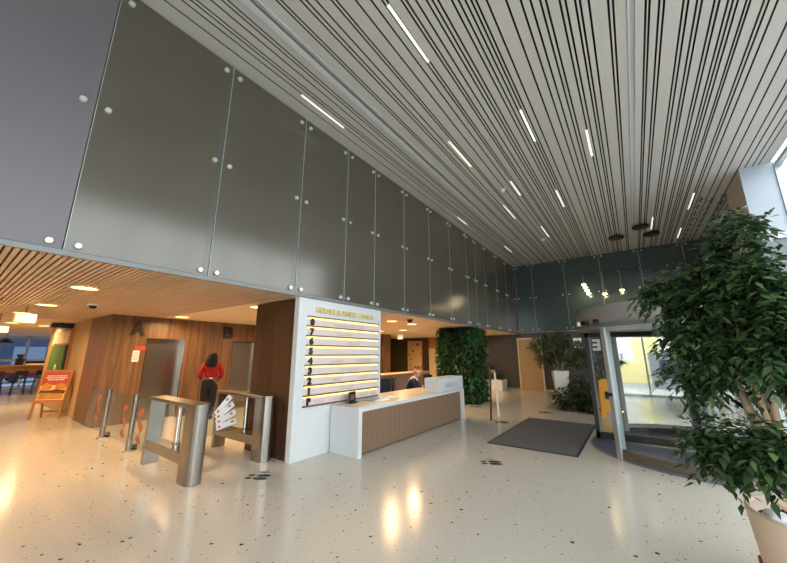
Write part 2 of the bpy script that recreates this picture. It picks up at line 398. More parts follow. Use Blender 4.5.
building('low_annexe', 'low grey annexe with steps outside, below the yellow building', (23, -7, -.14), (25.5, -.6, 1.75), 'facade_grey', 4, 1, 'x')
building('office_building', 'tall pale office building across the street from the side windows', (-30, -42, -.14), (30, -36, 9), 'facade_white', 14, 3, '+y')
building('dark_building', 'dark building beyond the cafe windows', (-16, 42, -.14), (18, 46, 12), 'facade_dark', 9, 4, '-y', 'facade_grey')
def car(label, x, y, m):
    t = thing('car', label, 'car', (x, y, -.14))
    MB().prism([(-2.1, .3), (2.1, .3), (2.15, .8), (1.3, .9), (.8, 1.42), (-1.0, 1.42), (-1.6, .92), (-2.1, .8)], -.8, .8, None, Matrix.Rotation(R(90), 4, 'X')).build('body', m, t, .05)
    MB().prism([(1.15, .92), (.72, 1.36), (-.95, 1.36), (-1.45, .92)], -.81, .81, None, Matrix.Rotation(R(90), 4, 'X')).build('windows', 'screen_dark', t)
    for px in (-1.3, 1.3):
        for py in (-.72, .72): T('wheel', [(px, py - .1, .32), (px, py + .1, .32)], .32, 'black', t, 16)
car('dark red car parked beyond the cafe windows', 4.6, 33, 'car_red'); car('teal car parked beyond the cafe windows', 1.2, 36, 'car_teal')

# ------------------------------------------------------------------ glass wall panels with standoff bolts
def bolt(parent, p, axis):
    d = Vector({'y': (0, -1, 0), 'x': (-1, 0, 0)}[axis]); p = Vector(p)
    MB().tube([p + d * .0, p + d * .03, p + d * .036], [.034, .034, .026], None, 14).build('standoff_bolt', 'bolt_steel', parent)
seams = [-2.4, -.85, .565, 1.965, 3.385, 4.55, 5.485, 6.695, 8.02, 9.36, 10.7, 11.5, 12.5, 13.9, 15.25, 16.74]
for i in range(len(seams) - 1):
    a, b = seams[i], seams[i + 1]; first = i < 2
    if i == 0: lab = None
    t = thing('glass_wall_panel', ('grey matt glass wall panel at the far left of the upper wall' if i == 1 else 'matt grey glass wall panel behind the viewer') if first else
              '%s tall frosted dark glass panel from the left, above the lobby opening' % ORD[i - 2], 'wall panel', ((a + b) / 2, GY, SZ + .03), 0, 'glass panels on the upper wall')
    h = (b - a) / 2 - .006; H = CZ - SZ - .04
    mb = MB(); mb.box((-h, -.006, 0), (h, .006, H), 'grey_glass' if first else 'frosted_glass'); mb.build('pane', None, t)
    MB().box((-h - .001, -.0068, .0), (-h + .004, .0062, H)).build('pane_edge', 'glass_edge', t)
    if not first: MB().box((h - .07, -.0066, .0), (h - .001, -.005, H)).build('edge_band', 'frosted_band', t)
    off = .1
    for sx in (-1, 1):
        for z in (.06, 1.68, 3.22): bolt(t, (sx * (h - off), -.006, z), 'y')
bs = [4.48, 3.68, 2.24, .80, -.64, -2.05, -2.93]
for i in range(len(bs) - 1):
    a, b = bs[i + 1], bs[i]
    t = thing('glass_back_panel', '%s greenish dark glass panel from the left on the end wall' % ORD[i], 'wall panel', (BX - .05, (a + b) / 2, SZ + .1), 0, 'glass panels on the end wall')
    h = (b - a) / 2 - .008; B('pane', (-.006, -h, 0), (.006, h, CZ - SZ - .12), 'back_glass', t)
    MB().box((-.0066, h - .012, 0), (.006, h + .001, CZ - SZ - .12)).build('pane_edge', 'glass_edge', t)
    for sy in (-1, 1):
        for z in (.08, 1.62, 3.2): bolt(t, (-.006, sy * (h - .12), z), 'x')
struct(B('trim_4', (BX - .08, -2.93, SZ + .02), (BX - .03, 4.5, SZ + .08), 'canopy_grey'))

# ------------------------------------------------------------------ ceiling fittings
strips = [(2.0, 2.64, 3.67), (4.11, 2.95, 3.98), (1.135, 5.55, 6.66), (2.61, 5.6, 6.77), (.215, 6.9, 7.98), (2.05, 8.01, 8.95), (2.64, 9.28, 10.5), (4.14, 9.27, 10.05), (1.18, 9.22, 10.5),
          (-1.91, 11.68, 12.95), (2.1, 11.72, 13.05), (3.82, 13.14, 14.12), (-1.045, 13.07, 14.35), (-1.9, 14.87, 16.1)]
whichS = ['slim strip light in the slatted ceiling, the one nearest the viewer at the top edge', 'slim strip light in the slatted ceiling close beside the tall glass panels, nearer one',
          'slim strip light in the slatted ceiling, upper middle, right of the wide light track', 'slim strip light in the slatted ceiling midway between the two tracks, left row, nearest',
          'faint strip light in the slatted ceiling just left of the right-hand track', 'slim strip light in the slatted ceiling with a sprinkler just beside it', 'slim strip light in the slatted ceiling, left row, second nearest',
          'short strip light in the slatted ceiling beside the glass panels, middle one', 'slim strip light in the slatted ceiling left of the round black ceiling discs, further away',
          'slim strip light in the slatted ceiling right of the discs, nearer one', 'slim strip light in the slatted ceiling beside the white ceiling sensor', 'short strip light in the slatted ceiling in the far left corner',
          'slim strip light in the slatted ceiling right beside the black discs', 'slim strip light in the slatted ceiling at the far end above the tree']
for (y, a, b), lab in zip(strips, whichS):
    t = thing('ceiling_strip_light', lab, 'ceiling light', ((a + b) / 2, y, CZ), 0, 'strip lights in the slatted ceiling'); h = (b - a) / 2
    B('diffuser', (-h, -.018, -.004), (h, .018, .01), 'strip_glow', t)
    mb = MB(); mb.box((-h - .01, -.024, -.006), (h + .01, -.018, .012)); mb.box((-h - .01, .018, -.006), (h + .01, .024, .012)); mb.build('housing', 'white_alu', t)
for (x, y), lab in zip([(14.46, .01), (13.66, -.72), (14.73, -1.05)], ['leftmost', 'middle and nearest', 'rightmost']):
    t = thing('ceiling_disc', 'flat round black disc hung just under the slatted ceiling, %s of three' % lab, 'ceiling fitting', (x, y, CZ), 0, 'black discs under the ceiling')
    MB().lathe([(.001, -.11), (.22, -.11), (.25, -.09), (.25, -.06), (.2, -.05), (.001, -.05)], (0, 0, 0), None, 28).build('disc', 'black', t); T('stem', [(0, 0, -.05), (0, 0, .0)], .02, 'black', t)
def sensor(x, y, lab):
    t = thing('ceiling_sensor', lab, 'sensor', (x, y, CZ)); MB().lathe([(.001, -.09), (.05, -.085), (.07, -.04), (.07, 0), (.001, 0)], (0, 0, 0), None, 16).build('body', 'white_paint', t)
    B('bracket', (-.14, -.02, -.02), (.14, .02, -.002), 'white_paint', t)
sensor(13.17, 2.34, 'white ceiling sensor on a small bracket at the far end of the slats'); sensor(8.3, 2.35, 'white ceiling sensor between two strip lights in the slatted ceiling')
# perforated acoustic pattern near the pier
mb = MB(); random.seed(3)
for i in range(8):
    for j in range(3):
        x = 12.3 + i * .58 + (j % 2) * .25; y = -2.12 - j * .26
        mb.box((x - .22, y - .018, CZ - .004), (x + .22, y + .018, CZ - .001)); mb.box((x - .02, y - .11, CZ - .004), (x + .02, y + .11, CZ - .001)); mb.box((x + .2, y + .05, CZ - .004), (x + .3, y + .07, CZ - .001)); mb.box((x + .2, y - .07, CZ - .004), (x + .3, y - .05, CZ - .001))
struct(mb.build('trim_5', 'black'))
# rail with spot lamps in front of the end wall
t = thing('spot_rail', 'thin dark rail with brackets across the end wall above the revolving door', 'rail', (16.35, 0, 5.15))
T('rail', [(0, 1.55, 0), (0, -2.9, 0)], .022, 'black', t)
for y in (1.5, .85, .15, -.6, -1.5, -2.4): T('bracket', [(0, y, 0), (.38, y, 0)], .015, 'aluminium', t, 8)
def hanging_lamp(y, z, n, lab):
    t = thing('hanging_lamp', lab, 'lamp', (16.35, y, z), 0, 'glowing lamps below the rail')
    T('wire', [(0, 0, 5.13 - z), (0, .0, .0 + .12 * n)], .008, 'aluminium', t, 6)
    for k in range(n):
        zz = .14 * (n - 1 - k); MB().lathe([(.03, .1), (.06, .09), (.1, .03), (.1, .0)], (0, -.05 * k, zz), None, 16).build('shade', 'aluminium', t)
        MB().ball((0, -.05 * k, zz + .02), .075, None, 12).build('bulb', 'spot_glow', t)
hanging_lamp(1.45, 4.25, 4, 'four glowing bulbs hanging one under another from the rail'); hanging_lamp(.72, 4.18, 1, 'single glowing bulb in the middle below the rail'); hanging_lamp(.10, 4.28, 1, 'single glowing bulb on the right below the rail, near the tree')

# ------------------------------------------------------------------ lobby ceiling lights
def downlight(x, y, lab, w=.15, power=40, z=SZ - .03):
    t = thing('downlight', lab, 'ceiling light', (x, y, z), 0, 'warm downlights in the lobby ceiling')
    MB().lathe([(w + .03, 0), (w + .03, -.012), (w, -.014), (w, -.004)], (0, 0, 0), None, 24).build('trim_ring', 'white_paint', t)
    MB().lathe([(.001, -.006), (w, -.006), (w, -.002), (.001, -.002)], (0, 0, 0), None, 24).build('diffuser', 'lamp_glow', t)
    l = bpy.data.lights.new('downlight_beam', 'AREA'); l.shape = 'DISK'; l.size = w * 1.6; l.energy = power; l.color = WARM; l.spread = R(165)
    o = bpy.data.objects.new('downlight_beam', l); COL.objects.link(o); o.parent = t; o.location = (0, 0, -.02)
for x, y, lab in [(1.14, 6.5, 'glowing downlight in the wood slats nearest the glass panels'), (1.14, 9.37, 'second glowing downlight in the wood slats, beside the light box'), (1.05, 11.66, 'third glowing downlight in the slats, behind the light box'),
                  (1.24, 15.6, 'small downlight over the cafe bar'), (2.05, 16.4, 'small downlight in front of the cafe windows'), (3.66, 9.55, 'glowing downlight above lift A'), (3.79, 6.25, 'downlight next to the dark wood block'), (5.9, 8.6, 'downlight before lift B, behind the wood block'),
                  (7.8, 5.72, 'nearest downlight over the reception desk'), (8.97, 5.77, 'second downlight over the reception desk'), (11.0, 7.5, 'downlight in front of the poster door'), (11.54, 5.75, 'downlight beside the plant column'),
                  (10.9, 8.6, 'downlight left over the wood partition'), (.2, 19.5, 'downlight far back over the cafe'), (3.5, 21.5, 'downlight at the far cafe windows'), (-1.5, 9.4, 'downlight far left in the slats'), (14.4, 10.0, 'added downlight at the end of the lobby before the poster door'), (14.0, 6.3, 'added downlight behind the plant column')]:  # last two are extra downlights, added to brighten the lobby end
    downlight(x, y, lab)
def dome(x, y, z, lab, m):
    t = thing('dome_camera', lab, 'camera', (x, y, z)); MB().lathe([(.001, -.1), (.05, -.09), (.07, -.04), (.001, -.04)], (0, 0, 0), None, 16).build('lens_dome', 'black', t); MB().lathe([(.001, -.04), (.09, -.04), (.09, 0), (.001, 0)], (0, 0, 0), None, 16).build('base', m, t)
dome(1.65, 8.46, SZ - .03, 'white dome camera with dark lens under the wood slats', 'white_paint'); dome(7.71, 5.02, SZ - .03, 'dark dome detector on the ceiling over the reception desk', 'brick_red')
t = thing('projector_box', 'dark box fixed under the ceiling above the beige cafe wall', 'box', (2.2, 14.4, SZ - .03)); B('body', (-.25, -.2, -.16), (.25, .2, -.03), 'black', t); T('mount', [(0, 0, -.03), (0, 0, 0)], .03, 'black', t)
for (x0, x1, y, z0, z1, lab) in [(.80, 1.10, 10., 2.28, 2.46, 'white hanging light box below the wood slats'), (.62, .93, 12.2, 2.16, 2.3, 'second, yellower hanging light box at the left picture edge')]:
    t = thing('light_box', lab, 'lamp', ((x0 + x1) / 2, y, z0)); h = (x1 - x0) / 2
    B('shade', (-h, -h, 0), (h, h, z1 - z0), 'box_glow', t, .01); T('cord', [(0, 0, z1 - z0), (0, 0, SZ - .03 - z0)], .008, 'black', t, 6)
t = thing('pendant_lamp', 'black conical pendant lamp in front of the cafe windows', 'lamp', (1.55, 20, 2.1)); MB().lathe([(.03, .18), (.06, .16), (.24, .02), (.25, 0), (.22, 0), (.05, .14)], (0, 0, 0), None, 24).build('lamp_shade', 'black', t); T('cord', [(0, 0, .16), (0, 0, SZ - .03 - 2.1)], .008, 'black', t, 6)
t = thing('exit_sign', 'small white hanging sign in front of the dark lobby end', 'sign', (11.8, 8.2, 2.30)); B('face', (-.02, -.13, 0), (.02, .13, .2), 'exit_white', t); T('stem', [(0, 0, .2), (0, 0, .32)], .012, 'white_paint', t, 6)

# ------------------------------------------------------------------ wood block and directory board
t = thing('wood_block', 'tall dark wood-clad block behind the white directory board', 'wall block', (0, 0, 0)); B('cladding', (3.545, 4.64, 0), (5.70, 5.86, SZ - .055), 'dark_wood', t)
t = thing('directory_board', 'white directory wall listing floors 8 to P with lit bronze ledges', 'directory', (0, 0, 0))
X0, X1, FY = 3.50, 5.74, 4.52
B('slab', (X0, FY, 0), (X1, FY + .12, SZ - .035), 'solid_white', t, .006)
Lx0, Lx1 = 3.70, 5.62; z0, z1 = .815, 2.30; rows = ['8', '7', '6', '5', '4', '3', '2', '1', 'P']; dz = (z1 - z0) / 9
names = [[(.32, .78)], [(.36, .60)], [(.52, .70)], [], [(.30, .46), (.66, .88)], [(.44, .70)], [(.32, .44), (.70, .82)], [(.44, .62)], [(.12, .22), (.30, .48), (.53, .66), (.71, .85), (.9, 1.0)]]
for i in range(10):
    z = z1 - i * dz; B('ledge', (Lx0 - .02, FY - .035, z - .014), (Lx1 + .02, FY, z + .008), 'bronze', t)
    if i < 9:
        B('glow_strip', (Lx0, FY - .012, z - .045), (Lx1, FY, z - .013), 'warm_glow', t); B('row_panel', (Lx0, FY - .008, z - dz + .005), (Lx1, FY, z - .046), 'panel_pink', t)
        text('floor_number', rows[i], .15, 'letter_black', facing('-Y', (Lx0 + .09, FY - .018, z - dz + .02)), t, .01, bold=.009)
        random.seed(i)
        for u0, u1 in names[i]:
            mb = MB()
            x = Lx0 + u0 * (Lx1 - Lx0); e = Lx0 + u1 * (Lx1 - Lx0)
            while x < e:
                w = random.uniform(.022, .034); zz = z - dz + .035; k = random.choice('ILOE')
                mb.box((x, FY - .0095, zz), (x + .006, FY - .008, zz + .045))
                if k in 'LOE': mb.box((x, FY - .0095, zz), (x + w, FY - .008, zz + .006))
                if k in 'OE': mb.box((x, FY - .0095, zz + .039), (x + w, FY - .008, zz + .045))
                if k == 'O': mb.box((x + w - .006, FY - .0095, zz), (x + w, FY - .008, zz + .045))
                x += w + .012
            mb.box((Lx0 + u0 * (Lx1 - Lx0), FY - .0088, z - dz + .035), (e, FY - .008, z - dz + .037)); mb.build('company_lettering', 'grey_text', t)
text('title_lettering', 'HERMES BUSINESS CAMPUS', .15, 'gold_text', facing('-Y', (4.66, FY - .012, 2.375)), t, .01, width=1.6)
# ------------------------------------------------------------------ reception desk
t = thing('reception_desk', 'long white reception desk with reeded brown front', 'desk', (0, 0, 0))
D0, D1, DF, DK, DH = 4.31, 8.5, 3.84, 4.50, .775
B('worktop', (D0, DF, DH - .07), (D1, DK, DH - .004), 'solid_white', t, .004)
B('worktop_inlay', (D0 + .01, DF + .05, DH - .004), (7.16, DK, DH), 'counter_top', t)
B('worktop_back', (5.76, DK, DH - .07), (D1, 4.9, DH - .001), 'counter_top', t)
B('end_panel', (D0, DF, 0), (D0 + .09, DK, DH - .07), 'solid_white', t); B('end_panel', (D1 - .11, DF, 0), (D1, 4.6, DH - .07), 'solid_white', t)
mb = MB(); x = D0 + .09
mb.box((D0 + .09, DF + .09, .03), (D1 - .11, DF + .12, DH - .07), 'dark_wood')
while x < D1 - .15: mb.box((x + .006, DF + .06, .03), (x + .034, DF + .09, DH - .075), 'reed_brown'); x += .042
mb.build('reeded_front', None, t); B('plinth', (D0 + .09, DF + .11, 0), (D1 - .11, DF + .14, .03), 'black', t)
B('under_light', (D0 + .1, DF + .03, DH - .076), (D1 - .12, DF + .045, DH - .07), 'warm_glow', t)
t = thing('counter_riser', 'raised white box on the right end of the reception desk with pale lettering', 'counter', (0, 0, DH))
B('body', (7.16, DF + .02, 0), (D1, DF + .42, .315), 'solid_white', t, .006)
mb = MB(); x = 7.5
for k in (.1, .06, .1, .12, .08, .12, .1):
    h = .20 if k > .07 else .15; mb.box((x, DF + .0165, .09), (x + .02, DF + .02, h)); mb.box((x, DF + .0165, .09), (x + k * .75, DF + .02, .105)); mb.box((x + k * .75 - .02, DF + .0165, .09), (x + k * .75, DF + .02, h)); x += k
mb.build('lettering', 'pale_text', t)
t = thing('card_holder', 'small dark stand on the desk against the directory board', 'stand', (4.70, 4.36, DH), R(12)); B('back_plate', (-.11, -.01, 0), (.11, .015, .2), 'screen_dark', t, .004); B('foot', (-.11, -.06, 0), (.11, .06, .02), 'black', t); B('card', (-.08, -.016, .05), (.06, -.011, .15), 'bronze', t)
t = thing('paper_stack', 'white papers lying on the reception desk below the directory', 'papers', (5.35, 4.25, DH), R(-8)); B('sheet', (-.2, -.14, 0), (.2, .14, .012), 'paper', t); B('sheet', (-.28, -.08, .012), (.1, .16, .018), 'paper_blue', t)
t = thing('sheet_of_paper', 'single white sheet lying on the desk right of the paper stack', 'papers', (5.85, 4.3, DH), R(15)); B('sheet', (-.15, -.1, 0), (.15, .1, .004), 'paper', t)
# back counter
t = thing('back_counter', 'reeded brown back counter with pale top behind the receptionist', 'counter', (0, 0, 0)); mb = MB(); mb.box((6.3, 6.02, 0), (10.4, 6.4, 1.05)); x = 6.3
while x < 10.36: mb.box((x, 6.0, 0), (x + .03, 6.02, 1.05)); x += .045
mb.build('body', 'reed_brown', t); B('top', (6.25, 5.96, 1.05), (10.45, 6.45, 1.08), 'oak', t)
t = thing('letter_tray', 'dark stacked letter trays on the desk behind the raised box', 'tray', (7.9, 4.5, DH))
for k in range(4): mb = MB(); mb.box((-.17, -.13, .09 * k), (.17, .13, .09 * k + .015)); mb.box((-.17, .115, .09 * k), (.17, .13, .09 * k + .09)); mb.box((-.17, -.13, .09 * k), (-.155, .13, .09 * k + .09)); mb.build('tray', 'black' if k % 2 else 'bronze', t)

# ------------------------------------------------------------------ turnstiles, posts, gates
def stadium(w, l0, l1, round_front=True, n=10):
    p = [(w / 2, l1), (-w / 2, l1)] if True else []
    r = w / 2
    return p + [(-r * math.cos(math.pi * k / n), l0 + r - r * math.sin(math.pi * k / n)) for k in range(n + 1)]
def turnstile(x, y0, lab):
    t = thing('turnstile', lab, 'turnstile', (x, y0, 0), 0, 'steel turnstiles')
    w = .22; L = 1.6; H = .99
    MB().prism(stadium(w, 0, .3), 0, H - .05, None, None).build('front_upright', 'steel', t, .004)
    B('rear_upright', (-w / 2, L - .08, 0), (w / 2, L, H - .05), 'steel', t, .006)
    MB().prism(stadium(w + .012, -.006, L), H - .05, H).build('top_bar', 'steel', t, .006)
    B('lower_bar', (-w / 2 + .01, .3, .22), (w / 2 - .01, L - .08, .36), 'steel', t, .004)
    T('pivot_post', [(0, .72, .36), (0, .72, H - .05)], .035, 'polished_steel', t, 14)
    for z in (.40, .90): T('collar', [(0, .72, z - .02), (0, .72, z + .02)], .05, 'steel', t, 14)
    return t
ts = turnstile(2.27, 4.80, 'nearest steel turnstile, standing alone left of the red-bloused woman')
t2 = dup(ts, (3.37, 4.90, 0), 0, 'steel turnstile beside the dark wood block, with white leaflets on its glass wing')
def wing(parent, x0, x1, leaf):
    MB().box((x0, .705, .42), (x1, .735, .86)).build('gate_wing', 'gate_glass', parent, .0)
wing(ts, .04, .50, False)
T('wing_hinge', [(.1, .72, .40), (.1, .72, .55), (.22, .72, .40)], .02, 'black', ts, 8)
wing(t2, -.54, -.04, True)
for k in range(4):
    a = R(50 - k * 13); c = Vector((-.50, .700 - .002 * k,   .68 - .075 * k)); d = Vector((math.cos(a), 0, math.sin(a))); u = Vector((-math.sin(a), 0, math.cos(a)))
    o = c
    MB().add([o, o + d * .34, o + d * .34 + u * .09, o + u * .09, o + Vector((0, .001, 0)), o + d * .34 + Vector((0, .001, 0)), o + d * .34 + u * .09 + Vector((0, .001, 0)), o + u * .09 + Vector((0, .001, 0))],
             [(0, 1, 2, 3), (7, 6, 5, 4), (0, 4, 5, 1), (1, 5, 6, 2), (2, 6, 7, 3), (3, 7, 4, 0)]).build('printed_leaflet', 'leaflet_white', t2)
    q = o + d * .03 + u * .03 - Vector((0, .0008, 0)); MB().add([q, q + d * .04, q + d * .04 + u * .03, q + u * .03], [(0, 1, 2, 3)]).build('leaflet_mark', 'leaflet_red', t2)
    q = o + d * .24 + u * .04 - Vector((0, .0008, 0)); MB().add([q, q + d * .05, q + d * .05 + u * .03, q + u * .03], [(0, 1, 2, 3)]).build('leaflet_mark', 'decal_grey', t2)
def post(y, lab):
    t = thing('barrier_post', lab, 'post', (2.28, y, 0), 0, 'steel barrier posts')
    T('tube', [(0, 0, 0), (0, 0, .94)], .045, 'steel', t, 16); MB().lathe([(.001, .02), (.08, .02), (.085, 0)], (0, 0, 0), None, 20).build('base_plate', 'steel', t)
    for z in (.25, .8): B('glass_clamp', (-.02, -.08, z - .025), (.02, .08, z + .025), 'steel', t)
    B('floor_stop', (.05, .04, .0), (.14, .11, .09), 'black', t)
post(8.95, 'thin steel barrier post near the wood wall corner'); post(7.38, 'thin steel barrier post between the corner post and the nearest turnstile')
def fence(y0, y1, lab, gy, gz):
    t = thing('glass_barrier', lab, 'glass panel', (2.28, 0, 0), 0, 'clear glass barrier panels'); B('pane', (-.005, y0, .10), (.005, y1, .90), 'gate_glass', t)
    pts = []; n = 14
    for k in range(n + 1):
        z = gz + .56 * k / n; w = .07 + .05 * math.sin(k * 1.15) ; c = gy + .05 * math.sin(k * .8) + .1 * k / n
        pts.append((c - w, c + w, z))
    vs = [( -.008, a, z) for a, b, z in pts] + [(-.008, b, z) for a, b, z in pts] + [(-.0055, a, z) for a, b, z in pts] + [(-.0055, b, z) for a, b, z in pts]; m = n + 1
    fs = []
    for k in range(n): fs += [(k, m + k, m + k + 1, k + 1), (2 * m + k, 2 * m + k + 1, 3 * m + k + 1, 3 * m + k), (k, k + 1, 2 * m + k + 1, 2 * m + k), (m + k, 3 * m + k, 3 * m + k + 1, m + k + 1)]
    MB().add(vs, fs).build('red_hand_graphic', 'salmon_decal', t)
fence(9.02, 10.26, 'clear glass barrier panel with red graphic next to the wood wall', 9.45, .25); fence(7.48, 8.86, 'clear glass barrier panel with red graphic between the two posts', 7.75, .18); fence(6.48, 7.29, 'clear glass barrier panel with red graphic touching the nearest turnstile', 6.95, .18)

# wall letters and lift call sign
for s, x in (('A', 2.98), ('B', 5.31)):
    t = tag(text('wall_letter', s, .50, 'letter_black', facing('-Y', (x, LY - .018, 2.15)), None, .015, bold=.02, width=.30), 'dark letter %s on the wood wall, upper left of lift %s' % (s, s), 'letter', 'lift letters')
t = thing('lift_sign', 'small white notice with red header on the wood wall beside lift A', 'sign', (3.03, LY, 1.45)); B('plate', (-.09, -.012, .02), (.05, 0, .30), 'leaflet_white', t); B('header', (-.06, -.014, .31), (.17, 0, .40), 'sign_red', t)
mb = MB(); [mb.box((-.07, -.014, .07 + .055 * k), (.03, -.012, .09 + .055 * k)) for k in range(4)]; mb.build('print', 'grey_text', t)

# ------------------------------------------------------------------ people
def skin(name, V, E, m, parent=None, sub=1, root=0):
    me = bpy.data.meshes.new(name); keys = list(V); me.from_pydata([V[k][0] for k in keys], [(keys.index(a), keys.index(b)) for a, b in E], []); me.update()
    o = bpy.data.objects.new(name, me); COL.objects.link(o); s = o.modifiers.new('skin', 'SKIN'); sd = o.modifiers.new('sub', 'SUBSURF'); sd.levels = sub; sd.render_levels = sub
    for i, k in enumerate(keys):
        r = V[k][1]; me.skin_vertices[0].data[i].radius = r if hasattr(r, '__len__') else (r, r); me.skin_vertices[0].data[i].use_root = (i == root)
    dg = bpy.context.evaluated_depsgraph_get(); nm = bpy.data.meshes.new_from_object(o.evaluated_get(dg)); nm.name = name; bpy.data.objects.remove(o)
    nm.materials.clear(); nm.materials.append(M[m])
    for p in nm.polygons: p.use_smooth = True
    o = bpy.data.objects.new(name, nm); COL.objects.link(o)
    if parent: o.parent = parent
    return o
def hand(V, E, k, wr, d, side, thumb):
    d = Vector(d).normalized(); side = Vector(side).normalized(); wr = Vector(wr)
    V[k + 'palm'] = (wr + d * .07, (.03, .022)); E.append((k + 'wr', k + 'palm')); nrm = d.cross(side)
    for i, L in enumerate((.065, .075, .07, .055)):
        b = wr + d * .085 + side * (.028 - .019 * i); V[k + 'f%da' % i] = (b, .0095); V[k + 'f%db' % i] = (b + d * L * .55 - nrm * .01, .009); V[k + 'f%dc' % i] = (b + d * L * .9 - nrm * .03, .0075)
        E += [(k + 'palm', k + 'f%da' % i), (k + 'f%da' % i, k + 'f%db' % i), (k + 'f%db' % i, k + 'f%dc' % i)]
    V[k + 'ta'] = (wr + d * .04 + side * .035, .011); V[k + 'tb'] = (wr + d * .08 + side * .055, .009); E += [(k + 'palm', k + 'ta'), (k + 'ta', k + 'tb')]
def face(t, c, s=1., skinm='skin_tone'):
    """eyes, nose, mouth and ears on a head centred at c, looking along -Y"""
    c = Vector(c)
    for sx in (-1, 1):
        MB().ball(c + Vector((sx * .033, -.082, .005)) * s, .012 * s, None, 8).build('eye', 'eye_white', t); MB().ball(c + Vector((sx * .033, -.092, .005)) * s, .006 * s, None, 8).build('pupil', 'black', t)
        MB().ball(c + Vector((sx * .083, .0, -.005)) * s, .028 * s, None, 8, (.4, .7, 1)).build('ear', skinm, t)
    MB().ball(c + Vector((0, -.098, -.02)) * s, .016 * s, None, 8, (.8, 1.1, 1.5)).build('nose', skinm, t); MB().ball(c + Vector((0, -.087, -.058)) * s, .022 * s, None, 8, (1.1, .4, .35)).build('mouth', 'lip', t)
def woman():
    t = thing('person', 'woman in a red blouse and black trousers standing with her back turned by lift B', 'person', (4.44, 9.25, 0), R(158)); t.scale = (1.12, 1.1, 1.02)
    V = {'pel': ((0, 0, .95), (.145, .11)), 'wst': ((0, 0, 1.1), (.11, .085)), 'chest': ((0, .01, 1.27), (.135, .095)), 'neck0': ((0, .01, 1.40), .055), 'neck': ((0, 0, 1.46), .048), 'h0': ((0, -.015, 1.52), (.06, .07)), 'h1': ((0, -.01, 1.59), (.078, .09)), 'h2': ((0, .0, 1.66), (.06, .07))}
    E = [('pel', 'wst'), ('wst', 'chest'), ('chest', 'neck0'), ('neck0', 'neck'), ('neck', 'h0'), ('h0', 'h1'), ('h1', 'h2')]
    for s, k in ((-1, 'l'), (1, 'r')):
        V.update({k + 'sh': ((s * .16, .01, 1.36), .05), k + 'el': ((s * .235, .04, 1.10), .038), k + 'wr': ((s * .19, -.13, .98), .026), k + 'hip': ((s * .085, 0, .87), (.085, .09)), k + 'kn': ((s * .085, -.02, .48), .055), k + 'an': ((s * .08, .01, .10), .036), k + 'toe': ((s * .085, -.13, .035), .03)})
        E += [('chest', k + 'sh'), (k + 'sh', k + 'el'), (k + 'el', k + 'wr'), ('pel', k + 'hip'), (k + 'hip', k + 'kn'), (k + 'kn', k + 'an'), (k + 'an', k + 'toe')]
        hand(V, E, k, (s * .19, -.13, .98), (-s * .2, -1, -.3), (-s, 0, .3), s)
    b = skin('body', V, E, 'skin_dark', t, 2); face(b, (0, -.005, 1.58), 1, 'skin_dark')
    g = lambda ks, d: {k: (V[k][0], tuple(r + d for r in V[k][1]) if hasattr(V[k][1], '__len__') else V[k][1] + d) for k in ks}
    W_ = g(['pel', 'wst', 'chest', 'neck0', 'lsh', 'lel', 'rsh', 'rel'], .018); W_['pel'] = ((0, 0, 1.0), (.165, .125)); W_['wst'] = ((0, 0, 1.12), (.15, .11)); W_['chest'] = ((0, .01, 1.28), (.16, .115)); W_['lw'] = ((-.195, -.1, 1.0), .045); W_['rw'] = ((.195, -.1, 1.0), .045); W_['lel'] = ((-.24, .04, 1.10), .062); W_['rel'] = ((.24, .04, 1.10), .062); W_['lsh'] = ((-.165, .01, 1.35), .07); W_['rsh'] = ((.165, .01, 1.35), .07)
    skin('blouse', W_, [('pel', 'wst'), ('wst', 'chest'), ('chest', 'neck0'), ('chest', 'lsh'), ('lsh', 'lel'), ('lel', 'lw'), ('chest', 'rsh'), ('rsh', 'rel'), ('rel', 'rw')], 'red_cloth', t, 2)
    W_ = g(['pel', 'lhip', 'lkn', 'lan', 'rhip', 'rkn', 'ran'], .032); W_['top'] = ((0, 0, 1.02), (.14, .105))
    skin('trousers', W_, [('top', 'pel'), ('pel', 'lhip'), ('lhip', 'lkn'), ('lkn', 'lan'), ('pel', 'rhip'), ('rhip', 'rkn'), ('rkn', 'ran')], 'black_cloth', t, 2, 1)
    skin('hair', {'a': ((0, .01, 1.67), (.08, .08)), 'b': ((0, .03, 1.59), (.115, .095)), 'c': ((.02, .06, 1.47), (.15, .07)), 'd': ((.04, .09, 1.36), (.15, .045)), 'e': ((.05, .10, 1.29), (.12, .03))}, [('a', 'b'), ('b', 'c'), ('c', 'd'), ('d', 'e')], 'hair_black', t, 2)
    for s in (-1, 1): skin('shoe', {'a': ((s * .08, .03, .05), .045), 'b': ((s * .085, -.07, .04), .045), 'c': ((s * .09, -.15, .033), .033)}, [('a', 'b'), ('b', 'c')], 'black_cloth', t, 2)
    B('belt_tag', (-.03, .118, 1.005), (.03, .132, 1.035), 'white_cloth', t)
woman()
